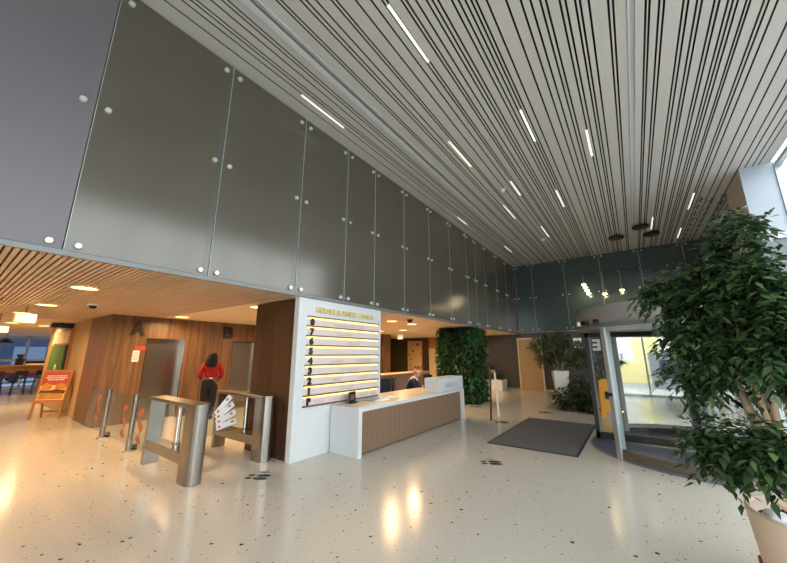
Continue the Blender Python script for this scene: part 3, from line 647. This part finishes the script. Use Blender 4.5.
def receptionist():
    t = thing('person', 'person in a dark navy jacket with white collar sitting behind the reception desk, head bowed', 'person', (8.05, 5.18, 0), R(30)); t.scale = (1.18, 1.12, .92)
    V = {'pel': ((0, .05, .56), (.16, .13)), 'wst': ((0, .05, .74), (.14, .11)), 'chest': ((0, .0, .95), (.17, .12)), 'neck0': ((0, -.04, 1.09), .06), 'neck': ((0, -.07, 1.13), .055), 'h0': ((0, -.12, 1.17), (.065, .075)), 'h1': ((0, -.13, 1.245), (.082, .095)), 'h2': ((0, -.11, 1.32), (.065, .075))}
    E = [('pel', 'wst'), ('wst', 'chest'), ('chest', 'neck0'), ('neck0', 'neck'), ('neck', 'h0'), ('h0', 'h1'), ('h1', 'h2')]
    for s, k in ((-1, 'l'), (1, 'r')):
        V.update({k + 'sh': ((s * .19, 0, 1.03), .06), k + 'el': ((s * .26, -.1, .84), .045), k + 'wr': ((s * .14, -.28, .83), .03), k + 'hip': ((s * .09, .02, .52), .09), k + 'kn': ((s * .11, -.40, .52), .065), k + 'an': ((s * .11, -.42, .1), .04), k + 'toe': ((s * .11, -.56, .035), .032)})
        E += [('chest', k + 'sh'), (k + 'sh', k + 'el'), (k + 'el', k + 'wr'), ('pel', k + 'hip'), (k + 'hip', k + 'kn'), (k + 'kn', k + 'an'), (k + 'an', k + 'toe')]
        hand(V, E, k, (s * .14, -.28, .83), (-s * .3, -1, -.12), (-s, 0, .2), s)
    b = skin('body', V, E, 'skin_tone', t, 2); face(b, (0, -.13, 1.245))
    J = {'pel': ((0, .05, .6), (.175, .15)), 'wst': ((0, .05, .75), (.175, .14)), 'chest': ((0, 0, .95), (.2, .15)), 'neck0': ((0, -.03, 1.06), .085)}
    EE = [('pel', 'wst'), ('wst', 'chest'), ('chest', 'neck0')]
    for s, k in ((-1, 'l'), (1, 'r')): J.update({k + 'sh': ((s * .2, 0, 1.02), .08), k + 'el': ((s * .265, -.1, .84), .065), k + 'wr': ((s * .16, -.25, .83), .045)}); EE += [('chest', k + 'sh'), (k + 'sh', k + 'el'), (k + 'el', k + 'wr')]
    skin('jacket', J, EE, 'navy_cloth', t, 2)
    skin('trousers', {k: (V[k][0], .1 if k in ('lhip', 'rhip') else .085 if k != 'pel' and 'an' not in k else (.17 if k == 'pel' else .055)) for k in ('pel', 'lhip', 'lkn', 'lan', 'rhip', 'rkn', 'ran')}, [('pel', 'lhip'), ('lhip', 'lkn'), ('lkn', 'lan'), ('pel', 'rhip'), ('rhip', 'rkn'), ('rkn', 'ran')], 'navy_cloth', t, 2)
    skin('hair', {'a': ((0, -.095, 1.335), (.06, .06)), 'b': ((0, -.065, 1.28), (.086, .06)), 'c': ((0, -.05, 1.2), (.07, .04))}, [('a', 'b'), ('b', 'c')], 'hair_grey', t, 2)
    for s in (-1, 1): skin('collar', {'a': ((s * .02, -.13, 1.02), .02), 'b': ((s * .075, -.08, 1.10), .025), 'c': ((s * .06, .02, 1.13), .022)}, [('a', 'b'), ('b', 'c')], 'white_cloth', t, 1); skin('shoe', {'a': ((s * .11, -.38, .05), .045), 'b': ((s * .11, -.5, .045), .045), 'c': ((s * .11, -.58, .035), .033)}, [('a', 'b'), ('b', 'c')], 'black', t, 1)
    skin('tie', {'a': ((0, -.155, 1.0), .022), 'b': ((0, -.165, .85), .028)}, [('a', 'b')], 'blue_tie', t, 1)
receptionist()
def office_chair(x, y, rz, lab):
    t = thing('office_chair', lab, 'chair', (x, y, 0), rz, 'office chairs behind the desk')
    B('seat', (-.24, -.24, .40), (.24, .24, .47), 'chair_fabric', t, .03)
    MB().prism([(-.22, .5), (.22, .5), (.25, .8), (.2, 1.02), (-.2, 1.02), (-.25, .8)], -.30, -.23, None, Matrix.Rotation(R(90), 4, 'X')).build('backrest', 'chair_fabric', t, .025)
    T('gas_column', [(0, 0, .08), (0, 0, .40)], .03, 'black', t)
    for k in range(5):
        a = k * 2 * math.pi / 5; T('base_arm', [(0, 0, .1), (.28 * math.cos(a), .28 * math.sin(a), .07)], [.03, .02], 'black', t, 8); MB().ball((.28 * math.cos(a), .28 * math.sin(a), .035), .035, None, 10).build('caster', 'black', t)
    return t
c1 = office_chair(7.40, 5.55, R(-20), 'empty dark office chair left of the seated receptionist')
dup(c1, (8.14, 5.58, 0), R(30), 'dark office chair the receptionist sits on')

# ------------------------------------------------------------------ plant-clad column and menu board
t = thing('plant_column', 'tall square column clad in dense green plants', 'plant column', (0, 0, 0)); B('core', (11.05, 4.66, 0), (12.1, 5.9, SZ - .04), 'void_black', t)
random.seed(11)
def clad(n, m, sel, L):
    mb = MB()
    for _ in range(n):
        if random.random() < .6: p = Vector((11.03, random.uniform(4.62, 5.95), random.uniform(.03, 2.58))); nr = Vector((-1, 0, 0))
        else: p = Vector((random.uniform(11.0, 12.1), 4.64, random.uniform(.03, 2.58))); nr = Vector((0, -1, 0))
        if sel(p):
            d = nr * random.uniform(.3, 1) + Vector((random.uniform(-.8, .8), random.uniform(-.8, .8), random.uniform(-.9, .5)))
            l = random.uniform(*L); mb.leaf(p + nr * random.uniform(0, .16), d, Vector((random.uniform(-.5, .5), random.uniform(-.5, .5), 1)), l, l * .55)
    return mb.build('foliage', m, t, recalc=False)
pat = lambda p: math.sin(p.y * 4.3 + p.z * 2.1) + math.sin(p.z * 3.7 - p.x * 5 + p.y * 2)
clad(4200, 'moss_leaf', lambda p: pat(p) > -.5, (.08, .17)); clad(3600, 'ficus_leaf', lambda p: pat(p) <= .4, (.08, .2)); clad(5200, 'bright_leaf', lambda p: (p.y < 4.7 and (p.z > 2.0 or pat(p) > .7)) or (p.y > 5.5 and pat(p) > .5), (.07, .15))
t = thing('menu_board', 'slim white board on a wooden A-stand next to the plant column', 'sign', (9.05, 3.22, 0), 0)
for nm, x0, m in (('front_panel', .30, 'white_paint'), ('rear_panel', -.30, 'dark_wood')):
    q = MB(); d = .33 if x0 > 0 else -.33
    q.add([(x0, -.02, 0), (x0, .02, 0), (x0 * .55 + d * .0, .02, 1.22), (x0 * .55, -.02, 1.22), (x0 - .04, -.02, 0), (x0 - .04, .02, 0), (x0 * .55 - .04, .02, 1.22), (x0 * .55 - .04, -.02, 1.22)], [(0, 1, 2, 3), (7, 6, 5, 4), (0, 4, 5, 1), (1, 5, 6, 2), (2, 6, 7, 3), (3, 7, 4, 0)]).build(nm, m, t)
B('top_rail', (-.2, -.02, 1.16), (.16, .02, 1.24), 'oak', t)

# ------------------------------------------------------------------ end wall: door, poster door, planters
t = struct(thing('door_1', None, None, (BX, 4.08, 0)))
B('door_leaf', (-.05, -.50, .0), (-.01, .50, 2.36), 'beige_door', t); mb = MB(); mb.box((-.08, .50, 0), (0, .56, 2.44)); mb.box((-.08, -.56, 0), (0, -.50, 2.44)); mb.box((-.08, -.5, 2.36), (0, .5, 2.44)); mb.build('door_frame', 'door_frame', t)
T('door_handle', [(-.05, .42, 1.05), (-.1, .42, 1.05), (-.1, .3, 1.05)], .012, 'steel', t, 8); B('door_sign', (-.055, -.12, 1.93), (-.05, .16, 2.0), 'bronze', t)
t = thing('poster_door', 'tall pale door with brown decorations at the dark end of the lobby', 'door', (BX - .002, 10.6, 0)); B('leaf', (-.05, -.5, 0), (-.001, .5, 2.44), 'poster_beige', t)
random.seed(5); mb = MB()
for _ in range(14):
    y, z = random.uniform(-.42, .42), random.uniform(.5, 2.3); mb.box((-.055, y - .05, z - .05), (-.05, y + random.uniform(0, .09), z + random.uniform(0, .1)))
mb.build('decoration', 'poster_brown', t)
struct(B('trim_7', (BX - .03, 11.15, 0), (BX - .001, 12.6, 2.5), 'olive'))
struct(B('trim_6', (BX - .04, 9.65, 0), (BX - .001, 10.08, SZ - .04), 'dark_wood'))
t = thing('lit_column', 'narrow cream lit column right of the decorated pale door', 'column', (BX - .002, 9.3, 0)); B('upper', (-.1, -.3, 1.98), (0, .3, SZ - .04), 'oak', t); B('lower', (-.1, -.3, 0), (0, .3, 1.98), 'cream_panel', t)
def foliage(name, parent, blobs, n, L, m, droop=.5, wr=.45, seed=1):
    random.seed(seed); mb = MB(); tot = sum(b[3] ** 2 for b in blobs)
    for (x, y, z, r, sc) in [(b[0], b[1], b[2], b[3], b[4] if len(b) > 4 else 1) for b in blobs]:
        for _ in range(int(n * r * r / tot)):
            while True:
                q = Vector((random.uniform(-1, 1), random.uniform(-1, 1), random.uniform(-1, 1)))
                if .25 < q.length < 1: break
            p = Vector((x, y, z)) + Vector((q.x, q.y, q.z * sc)) * r; d = q.normalized() * .7 + Vector((random.uniform(-.7, .7), random.uniform(-.7, .7), random.uniform(-.8, .4) - droop * .4)); l = random.uniform(*L)
            mb.leaf(p, d, Vector((random.uniform(-.6, .6), random.uniform(-.6, .6), 1)), l, l * wr, None, .3, droop * .4)
    return mb.build(name, m, parent, recalc=False)
def square_pot(parent, w0, w1, h, m):
    mb = MB(); a, b, c = w0 / 2, w1 / 2, w1 / 2 - .03
    q = lambda r, z: [(-r, -r, z), (r, -r, z), (r, r, z), (-r, r, z)]
    mb.add(q(a, 0) + q(b, h) + q(c, h) + q(c - .01, h - .08), [(3, 2, 1, 0)] + [(i + 4 * k, (i + 1) % 4 + 4 * k, (i + 1) % 4 + 4 * k + 4, i + 4 * k + 4) for k in range(3) for i in range(4)] ); mb.build('pot', m, parent)
    B('soil', (-c + .01, -c + .01, h - .1), (c - .01, c - .01, h - .06), 'soil', parent)
t = thing('tall_planter', 'tall tapered white planter with a bushy plant, right of the end-wall door', 'potted plant', (12.3, 2.1, 0), R(20)); square_pot(t, .26, .46, 1.13, 'pot_white')
for k in range(7):
    a = k * .9; T('stem', [(.05 * math.cos(a), .05 * math.sin(a), 1.05), (.2 * math.cos(a), .25 * math.sin(a), 1.5), (.4 * math.cos(a), .5 * math.sin(a), 1.85)], [.012, .008, .004], 'bark', t, 6)
foliage('foliage', t, [(0, 0, 1.35, .30), (0, .45, 1.7, .30), (0, -.35, 1.75, .34), (0, .1, 1.95, .32), (0, .62, 1.95, .2), (0, -.6, 1.45, .22), (0, -.2, 2.2, .2), (0, .4, 1.4, .2), (0, .3, 2.2, .16), (0, -.7, 1.8, .18)], 1500, (.13, .26), 'palm_leaf', -.4, .24, 4)
t = thing('low_planter', 'low white planter box with small plants by the grey end wall', 'potted plant', (16.2, 5.6, 0)); square_pot(t, .75, .8, .48, 'pot_white')
for k in range(4): T('stem', [(.05 * k - .1, .3 - .08 * k, .4), (.05 * k - .1, .3 - .1 * k, .8)], .01, 'bark', t, 6)
foliage('foliage', t, [(0, .2, .72, .24), (0, -.25, .66, .2), (0, .32, 1.05, .2), (0, .3, .9, .2)], 420, (.1, .2), 'palm_leaf', .5, .3, 6)
t = thing('low_bush', 'leafy dark green bush on the floor in front of the tall white planter', 'potted plant', (11.7, 1.45, 0)); MB().lathe([(.001, 0), (.2, 0), (.26, .3), (.23, .3), (.22, .25), (.001, .25)], (0, 0, 0), None, 20).build('pot', 'black', t)
for k in range(5): T('stem', [(0, 0, .25), (.1 * math.cos(k * 1.3), .15 * math.sin(k * 1.3), .6)], .012, 'bark', t, 6)
foliage('foliage', t, [(0, .1, .5, .36), (.0, .5, .38, .28), (0, -.3, .55, .36), (-.2, .25, .3, .26), (.1, .1, .8, .22), (-.15, .55, .22, .2), (-.25, -.25, .3, .27)], 900, (.12, .22), 'bush_leaf', .3, .4, 8)
t = thing('tall_shrub', 'tall thin-stemmed shrub behind the revolving door leaf', 'potted plant', (13.2, .95, 0)); MB().lathe([(.001, 0), (.2, 0), (.25, .35), (.22, .35), (.2, .3), (.001, .3)], (0, 0, 0), None, 20).build('pot', 'pot_white', t)
for k in range(5): T('stem', [(0, 0, .3), (.12 * math.cos(k * 1.3), .2 * math.sin(k * 1.3), 1.0), (.2 * math.cos(k * 1.3), .35 * math.sin(k * 1.3), 1.7)], [.015, .01, .006], 'bark', t, 6)
foliage('foliage', t, [(0, 0, 1.0, .34), (0, .25, 1.45, .3), (0, -.25, 1.5, .34), (0, .4, 1.75, .2), (0, -.1, 1.85, .28), (0, 0, .65, .28)], 700, (.1, .2), 'bush_leaf', .5, .4, 9)
t = thing('wall_sign', 'small white and blue sign on the end wall by the revolving door leaf', 'sign', (BX, 2.02, 1.95)); B('plate', (-.02, -.16, 0), (0, .16, .42), 'exit_white', t); B('blue_field', (-.024, -.12, .14), (-.02, .12, .3), 'sign_blue', t)

# ------------------------------------------------------------------ mat and floor stickers
t = thing('floor_mat', 'large dark grey entrance mat in front of the revolving door', 'mat', (8.06, 1.74, 0)); B('carpet', (-1.52, -.73, 0), (1.52, .73, .014), 'mat_grey', t); mb = MB()
for a, b in (((-1.56, -.77), (1.56, -.73)), ((-1.56, .73), (1.56, .77)), ((-1.56, -.73), (-1.52, .73)), ((1.52, -.73), (1.56, .73))): mb.box((a[0], a[1], 0), (b[0], b[1], .010))
mb.build('edging', 'mat_edge', t)
def sticker(x, y, rz, lab, s=1.):
    t = thing('floor_sticker', lab, 'floor sticker', (x, y, 0), rz, 'black shoe print stickers on the floor')
    for k, sy in enumerate((-1, 1)):
        n = 16; mb = MB()
        sole = [((.11 * math.cos(2 * math.pi * i / n) + .05) * s, (sy * .06 + .05 * math.sin(2 * math.pi * i / n)) * s) for i in range(n)]; heel = [((.05 * math.cos(2 * math.pi * i / n) - .13) * s, (sy * .055 + .036 * math.sin(2 * math.pi * i / n)) * s) for i in range(n)]
        mb.prism(sole, 0, .002); mb.prism(heel, 0, .002); mb.build('shoe_print', 'decal_black', t)
    mb = MB(); n = 24
    mb.prism([((.07 * math.cos(2 * math.pi * i / n)) * s, .19 * s + .035 * s * math.sin(2 * math.pi * i / n)) for i in range(n)], 0, .002); mb.build('caption_patch', 'decal_grey', t)
for (x, y, rz, lab) in [(2.93, 4.43, R(-60), 'black shoe print sticker on the floor in front of the right-hand turnstile'), (5.42, 2.03, R(-60), 'black shoe print sticker on the open floor before the mat'), (8.6, 2.9, R(-60), 'black shoe print sticker on the floor left of the mat'),
                        (10.75, 2.35, R(-60), 'black shoe print sticker on the floor beyond the mat, near the white planter'), (10.6, 4.4, R(-60), 'black shoe print sticker at the foot of the plant column')]:
    sticker(x, y, rz, lab, .95)

# ------------------------------------------------------------------ revolving door
CX, CY, RR = 7.97, -.79, 1.66
t = thing('revolving_door', 'glass revolving door with grey canopy and black framed leaf', 'revolving door', (CX, CY, 0))
pi = math.pi
MB().lathe([(.001, .03), (RR + .02, .03), (RR + .04, .02), (RR + .04, 0)], (0, 0, 0), None, 64).build('floor_plate', 'drum_floor', t)
MB().lathe([(.001, 2.12), (RR + .04, 2.12), (RR + .04, 2.5), (.001, 2.5)], (0, 0, 0), None, 64).build('canopy', 'canopy_grey', t)
MB().lathe([(RR + .041, 2.12), (RR + .055, 2.12), (RR + .055, 2.17), (RR + .041, 2.17)], (0, 0, 0), None, 64).build('canopy_band', 'lip_grey', t)
for a0 in (R(135), R(-45)):
    w = MB().lathe([(RR, .1), (RR, 2.12), (RR - .012, 2.12), (RR - .012, .1)], (0, 0, 0), None, 24, True, a0, a0 + R(90)).build('curved_glass', 'drum_glass', t)
    MB().lathe([(RR + .03, .0), (RR + .03, .1), (RR - .035, .1), (RR - .035, .0), (RR + .03, .0)], (0, 0, 0), None, 24, False, a0, a0 + R(90)).build('kerb', 'kerb_brown', t)
    MB().lathe([(RR + .02, .1), (RR + .02, .17), (RR - .03, .17), (RR - .03, .1)], (0, 0, 0), None, 24, False, a0, a0 + R(90)).build('lower_rail', 'white_alu' if a0 < 0 else 'kerb_brown', t)
    MB().lathe([(RR + .02, 2.04), (RR + .02, 2.12), (RR - .03, 2.12), (RR - .03, 2.04)], (0, 0, 0), None, 24, False, a0, a0 + R(90)).build('upper_rail', 'aluminium', t)
for a in (45, 135, 225, 315):
    mtx = Matrix.Rotation(R(a), 4, 'Z'); MB().box((RR - .06, -.05, 0), (RR + .05, .05, 2.12), None, mtx).build('jamb_post', 'aluminium' if a != 45 else 'white_alu', t, .01)
T('centre_shaft', [(0, 0, .03), (0, 0, 2.12)], .05, 'black', t, 16)
for k, a in enumerate((90, 180, 270, 0)):
    mtx = Matrix.Rotation(R(a), 4, 'Z'); w = RR - .05
    f = MB(); f.box((.05, -.025, .05), (w, .025, .17), None, mtx); f.box((.05, -.025, 2.0), (w, .025, 2.09), None, mtx); f.box((w - .07, -.025, .05), (w, .025, 2.09), None, mtx); f.box((.05, -.025, .05), (.12, .025, 2.09), None, mtx)
    fo = f.build('leaf_frame', 'black' if k == 0 else 'aluminium', t)
    if k == 0: f = MB(); f.box((w - .10, -.02, .17), (w - .07, .02, 2.0), None, mtx); f.build('leaf_inner_rail', 'lip_grey', fo)
    MB().box((.12, -.006, .17), (w - .07, .006, 2.0), None, mtx).build('leaf_glass', 'drum_glass', fo)
    if k == 0: text('leaf_letter', 'E', .30, 'leaflet_white', facing('-X', (-.024, w - .205, 1.74)), fo, .002, bold=.012, mirror=True)
for a, m, w in ((99, 'black', .03), (88, 'black', .09), (80, 'exit_white', .04)):
    mtx = Matrix.Rotation(R(a + 33), 4, 'Z'); MB().box((RR + .04, -w, 2.19), (RR + .11, w, 2.26), None, mtx).build('sensor_box', m, t)
T('push_button', [(-.72 * RR - .03, .72 * RR + .0, 1.0), (-.74 * RR - .04, .74 * RR, 1.0)], .03, 'black', t, 12)
# yellow wet-floor sign beyond the door
t = thing('wet_floor_sign', 'yellow folding wet floor sign seen behind the revolving door leaf', 'floor sign', (11.2, .78, 0), R(20))
for s in (-1, 1):
    f = MB(); A = lambda y, z: (s * (.17 - .15 * z / .95), y, z)
    f.add([A(-.24, 0), A(-.12, 0), A(-.10, .12), A(.10, .12), A(.12, 0), A(.24, 0), A(.17, .95), A(-.17, .95)] + [(p[0] - s * .02, p[1], p[2]) for p in (A(-.24, 0), A(-.12, 0), A(-.10, .12), A(.10, .12), A(.12, 0), A(.24, 0), A(.17, .95), A(-.17, .95))],
          [tuple(range(8)), tuple(range(8, 16))[::-1]] + [(i, (i + 1) % 8, (i + 1) % 8 + 8, i + 8) for i in range(8)]).build('panel', 'yellow_plastic', t)
B('handle', (-.03, -.1, .93), (.03, .1, .98), 'yellow_plastic', t); B('pictogram', (-.105, -.08, .45), (-.102, .08, .65), 'black', t)

# ------------------------------------------------------------------ foreground tree in a cream pot
t = thing('ficus_tree', 'large bushy ficus tree in a cream round pot at the right edge', 'potted plant', (3.62, -.90, 0))
MB().lathe([(.001, 0), (.33, 0), (.345, .02), (.40, .58), (.40, .60), (.375, .60), (.37, .58), (.36, .50), (.001, .50)], (0, 0, 0), None, 48).build('pot', 'pot_cream', t)
MB().lathe([(.001, .535), (.2, .53), (.365, .515), (.365, .49)], (0, 0, 0), None, 32).build('soil', 'soil', t)
blobs = [(0.08, 0.10, 2.74, 0.12), (-0.06, 0.08, 2.6, 0.10), (0.18, 0.17, 2.61, 0.13), (-0.02, 0.11, 2.44, 0.14), (0.08, 0.26, 2.4, 0.12), (-0.02, 0.18, 2.28, 0.16), (-0.20, 0.14, 2.2, 0.12), (-0.12, -0.02, 2.22, 0.10), (-0.12, -0.04, 2.13, 0.18), (0.28, 0.41, 2.35, 0.13), (0.38, 0.58, 2.32, 0.12), (0.38, 0.66, 2.24, 0.12), (0.18, 0.37, 2.19, 0.17), (0.28, 0.54, 2.14, 0.18), (-0.02, 0.27, 2.08, 0.19), (-0.12, 0.13, 2.02, 0.18), (-0.32, 0.08, 1.91, 0.16), (0.18, 0.48, 1.94, 0.19), (-0.02, 0.36, 1.85, 0.19), (-0.12, 0.22, 1.8, 0.19), (0.28, 0.61, 1.82, 0.11), (0.08, 0.46, 1.68, 0.21), (-0.12, 0.33, 1.61, 0.19), (-0.22, 0.18, 1.66, 0.17), (-0.32, 0.09, 1.68, 0.16), (0.18, 0.57, 1.53, 0.15), (0.08, 0.45, 1.45, 0.15), (-0.12, 0.06, 1.44, 0.12), (-0.12, 0.5, 1.09, 0.13), (-0.22, 0.4, 1.07, 0.15), (-0.32, 0.29, 1.11, 0.14), (-0.42, 0.21, 1.13, 0.14), (-0.07, 0.58, 0.98, 0.08), (-0.22, 0.47, 0.94, 0.14), (-0.32, 0.37, 0.95, 0.13), (-0.42, 0.28, 0.99, 0.14), (-0.22, 0.53, 0.84, 0.07), (-0.52, 0.23, 0.98, 0.12), (-0.22, -0.06, 1.81, 0.27), (-0.02, -0.23, 2.16, 0.12)]
blobs += [(.35, .05, 1.85, .26), (.28, -.2, 1.85, .28), (.15, -.5, 1.75, .3), (.3, -.3, 1.25, .25), (-.3, -.35, 1.35, .25)]
base = [(.02, .05), (-.05, .03), (.06, -.02), (0, -.06), (-.03, .08)]
tops = [(-.02, .17, 1.0), (-.02, .19, 1.35), (-.12, .2, 1.1), (.05, .05, 1.3), (-.1, .05, 1.2)]
stems = MB()
for k, ((bx, by), (tx, ty, tz)) in enumerate(zip(base, tops)):
    stems.tube([(bx, by, .5), ((bx + tx) / 2 + .03, (by + ty) / 2, (.5 + tz) / 2), (tx, ty, tz), (tx * 1.1, ty * 1.2 + .02, tz + .5), (tx + .03 * k - .05, ty + .05, tz + .95)], [.03, .026, .022, .015, .006], None, 8)
stems.tube([(0, .05, .5), (-.08, .2, .95), (-.06, .27, 1.2), (-.02, .3, 1.42), (.0, .33, 1.7), (.03, .3, 2.1)], [.036, .032, .028, .022, .014, .006], None, 8)
stems.tube([(.03, .03, .5), (-.1, .14, .95), (-.13, .17, 1.25), (-.2, .16, 1.6)], [.028, .024, .02, .012], None, 8)
stems.build('trunk', 'bark', t)
br = MB()
for i, (x, y, z, r) in enumerate(blobs):
    tx, ty, tz = tops[i % 5]; zz = min(max(z - .25, .62), tz + .8); br.tube([(tx, ty, max(.6, zz - .05)), ((tx + x) / 2, (ty + y) / 2, (zz + z) / 2 + .04), (x, y, z)], [.010, .007, .003], None, 6)
br.build('branches', 'bark', t)
def ficus_leaves():
    random.seed(21); mb = MB(); tot = sum(b[3] ** 1.6 for b in blobs)
    for x, y, z, r in blobs:
        if z < 1.06: z += .07; r *= .85
        nsh = int(2300 * r ** 1.6 / tot) + 2
        for _ in range(nsh):
            q = Vector((random.gauss(0, 1), random.gauss(0, 1), random.gauss(0, .8))).normalized()
            p0 = Vector((x, y, z)) + q * r * random.uniform(.15, .7); d = (q + Vector((0, 0, -.25)) + Vector((random.uniform(-.5, .5), random.uniform(-.5, .5), random.uniform(-.3, .5)))).normalized()
            n = random.randint(5, 8); L = random.uniform(.12, .22)
            for k in range(n):
                f = k / n; p = p0 + d * L * f - Vector((0, 0, .10 * f * f)); sd = d.cross(Vector((0, 0, 1))).normalized() * (1 if k % 2 else -1)
                ld = d * .6 + sd * .8 + Vector((random.uniform(-.3, .3), random.uniform(-.3, .3), random.uniform(-.6, .1))); l = random.uniform(.055, .092)
                mb.leaf(p, ld, Vector((random.uniform(-.5, .5), random.uniform(-.5, .5), 1)), l, l * .5, None, .35, .25)
    return mb.build('foliage', 'ficus_leaf', t, recalc=False)
ficus_leaves()
t = thing('crumpled_tissue', 'crumpled white wrapping lying on the soil of the cream tree pot', 'wrapping', (3.48, -.62, .535)); mb = MB(); mb.ball((0, 0, .05), .075, None, 10, (1, .8, .6))
random.seed(2)
for v in mb.bm.verts: v.co += Vector((random.uniform(-.015, .015), random.uniform(-.015, .015), random.uniform(-.012, .012)))
mb.build('wrapping', 'tissue', t)
t = thing('brick', 'small reddish brown brick on the floor behind the cream pot', 'brick', (4.05, -.66, 0), R(20)); B('block', (-.1, -.05, 0), (.1, .05, .1), 'brick_red', t, .008)

# ------------------------------------------------------------------ cafe: easel, shelf, bar, stools
t = thing('easel_sign', 'wooden A-frame easel with a red sandwich poster', 'sign', (1.97, 12.75, 0), R(-40)); t.scale = (.88, .95, .98)
lean = R(10)
mtx = Matrix.Rotation(-lean, 4, 'X'); m2 = Matrix.Translation((0, .44, 0)) @ Matrix.Rotation(lean, 4, 'X')
for sx in (-1, 1):
    MB().box((sx * .36 - .025, -.02, 0), (sx * .36 + .025, .02, 1.28), None, mtx).build('front_leg', 'oak', t); MB().box((sx * .36 - .02, -.02, 0), (sx * .36 + .02, .02, 1.26), None, m2).build('rear_leg', 'oak', t)
MB().box((-.36, -.02, 1.22), (.36, .02, 1.28), None, mtx).build('top_rail', 'oak', t); MB().box((-.36, -.02, .40), (.36, .02, .46), None, mtx).build('lower_rail', 'oak', t); MB().box((-.36, -.02, .12), (.36, .02, .18), None, m2).build('rear_rail', 'oak', t)
po = MB().box((-.335, -.012, .46), (.335, .012, 1.22), None, mtx).build('poster', 'poster_red', t)
q = lambda poly, m, y, n: MB().prism([(a, b) for a, b in poly], 0, .003, None, mtx @ Matrix.Translation((0, y, 0)) @ Matrix.Rotation(R(90), 4, 'X')).build(n, m, po)
q([(-.335, .48), (.335, .48), (.335, .80), (.2, .9), (0, .86), (-.2, .92), (-.335, .84)], 'poster_cream', -.013, 'poster_background')
q([(-.3, .50), (.3, .50), (.32, .56), (.28, .62), (-.28, .62), (-.33, .56)], 'bun', -.016, 'bread')
q([(-.33, .62), (-.2, .60), (-.05, .63), (.1, .6), (.25, .63), (.33, .61), (.3, .67), (-.3, .68)], 'lettuce', -.017, 'lettuce')
q([(-.33, .67), (.32, .65), (.33, .73), (.1, .76), (-.05, .73), (-.3, .74)], 'meat', -.018, 'filling')
q([(-.32, .76), (-.1, .75), (-.02, .83), (-.1, .9), (-.26, .9)], 'bun', -.019, 'bread'); q([(.04, .76), (.32, .76), (.3, .88), (.16, .92), (.06, .86)], 'bun', -.019, 'bread')
mb = MB(); random.seed(4)
for k, (w, z) in enumerate(((.26, 1.10), (.28, 1.05), (.22, 1.0))):
    x = -w + .02
    while x < w: l = random.uniform(.03, .07); mb.box((x, -.017, z), (min(x + l, w), -.0125, z + .028), None, mtx); x += l + .015
mb.build('poster_lettering', 'leaflet_white', po)
t = thing('green_shelf', 'tall narrow green display panel with comb edges on the beige cafe wall', 'display', (0, 0, 0)); B('back_board', (2.36, 14.0, .5), (2.43, 16.3, 2.42), 'oak', t); B('green_panel', (2.32, 14.15, .6), (2.36, 16.1, 1.95), 'green_board', t); B('header', (2.34, 14.1, 2.0), (2.36, 16.2, 2.38), 'cream_panel', t)
mb = MB()
for k in range(12):
    mb.box((2.33, 14.02, .65 + .11 * k), (2.36, 14.16, .70 + .11 * k))
mb.box((2.33, 14.0, .62), (2.36, 14.03, 1.95)); mb.build('comb_edge', 'black', t)
mb = MB()
for k in range(12): mb.box((2.33, 16.12, .65 + .11 * k), (2.36, 16.26, .70 + .11 * k))
mb.box((2.33, 16.23, .62), (2.36, 16.26, 1.95)); mb.build('comb_edge', 'black', t)
for k, (y, z) in enumerate(((15.0, 1.25), (15.3, .85), (14.7, .72))): MB().ball((2.32, y, z), .14, None, 12, (.15, 1, .7)).build('fruit_picture', 'bun' if k else 'poster_cream', t)
t = thing('bar_counter', 'long wooden bar table in front of the cafe windows', 'table', (0, 0, 0)); B('top', (-2.5, 21.6, 1.12), (3.2, 22.5, 1.20), 'oak_top', t, .01); B('apron', (-2.4, 21.7, .88), (3.1, 22.4, 1.12), 'oak', t)
for x in (-2.3, .4, 3.0): B('leg', (x - .05, 21.75, 0), (x + .05, 22.35, .88), 'oak', t)
def stool(x, y, lab):
    t = thing('bar_stool', lab, 'stool', (x, y, 0), 0, 'dark stools at the bar table'); B('seat', (-.19, -.19, .66), (.19, .19, .72), 'black', t, .02); B('backrest', (-.19, -.21, .78), (.19, -.17, .98), 'black', t, .01)
    for sx in (-1, 1):
        for sy in (-1, 1): T('leg', [(sx * .15, sy * .15, .66), (sx * .19, sy * .19, 0)], .016, 'black', t, 8)
        T('back_stay', [(sx * .15, -.18, .7), (sx * .15, -.19, .8)], .014, 'black', t, 8)
    T('footrest', [(-.17, -.17, .25), (.17, -.17, .25)], .012, 'black', t, 8)
    return t
s0 = stool(2.9, 21.2, 'rightmost dark bar stool at the wooden bar table'); dup(s0, (2.3, 21.2, 0), None, 'second dark bar stool from the right at the bar table'); dup(s0, (1.65, 21.2, 0), None, 'third dark bar stool from the right, at the left picture edge')
t = thing('coffee_grinder', 'small dark appliance standing on the bar table by the window', 'appliance', (2.25, 22.0, 1.2)); B('body', (-.12, -.12, 0), (.12, .12, .28), 'black', t, .02); MB().lathe([(.06, .28), (.13, .44), (.13, .46), (.001, .46)], (0, 0, 0), None, 16).build('hopper', 'screen_dark', t)
t = thing('folded_cloth', 'pale folded cloths lying along the bar table', 'cloth', (2.75, 22.0, 1.2)); B('cloth', (-.3, -.2, 0), (.3, .2, .05), 'paper', t, .02)
t = thing('white_bag', 'small white bag standing on the floor against the wood wall left of lift B', 'bag', (5.2, 10.12, 0)); B('body', (-.11, -.06, 0), (.11, .06, .26), 'leaflet_white', t, .01); T('handle', [(-.05, 0, .26), (-.03, 0, .34), (.03, 0, .34), (.05, 0, .26)], .006, 'leaflet_white', t, 6)
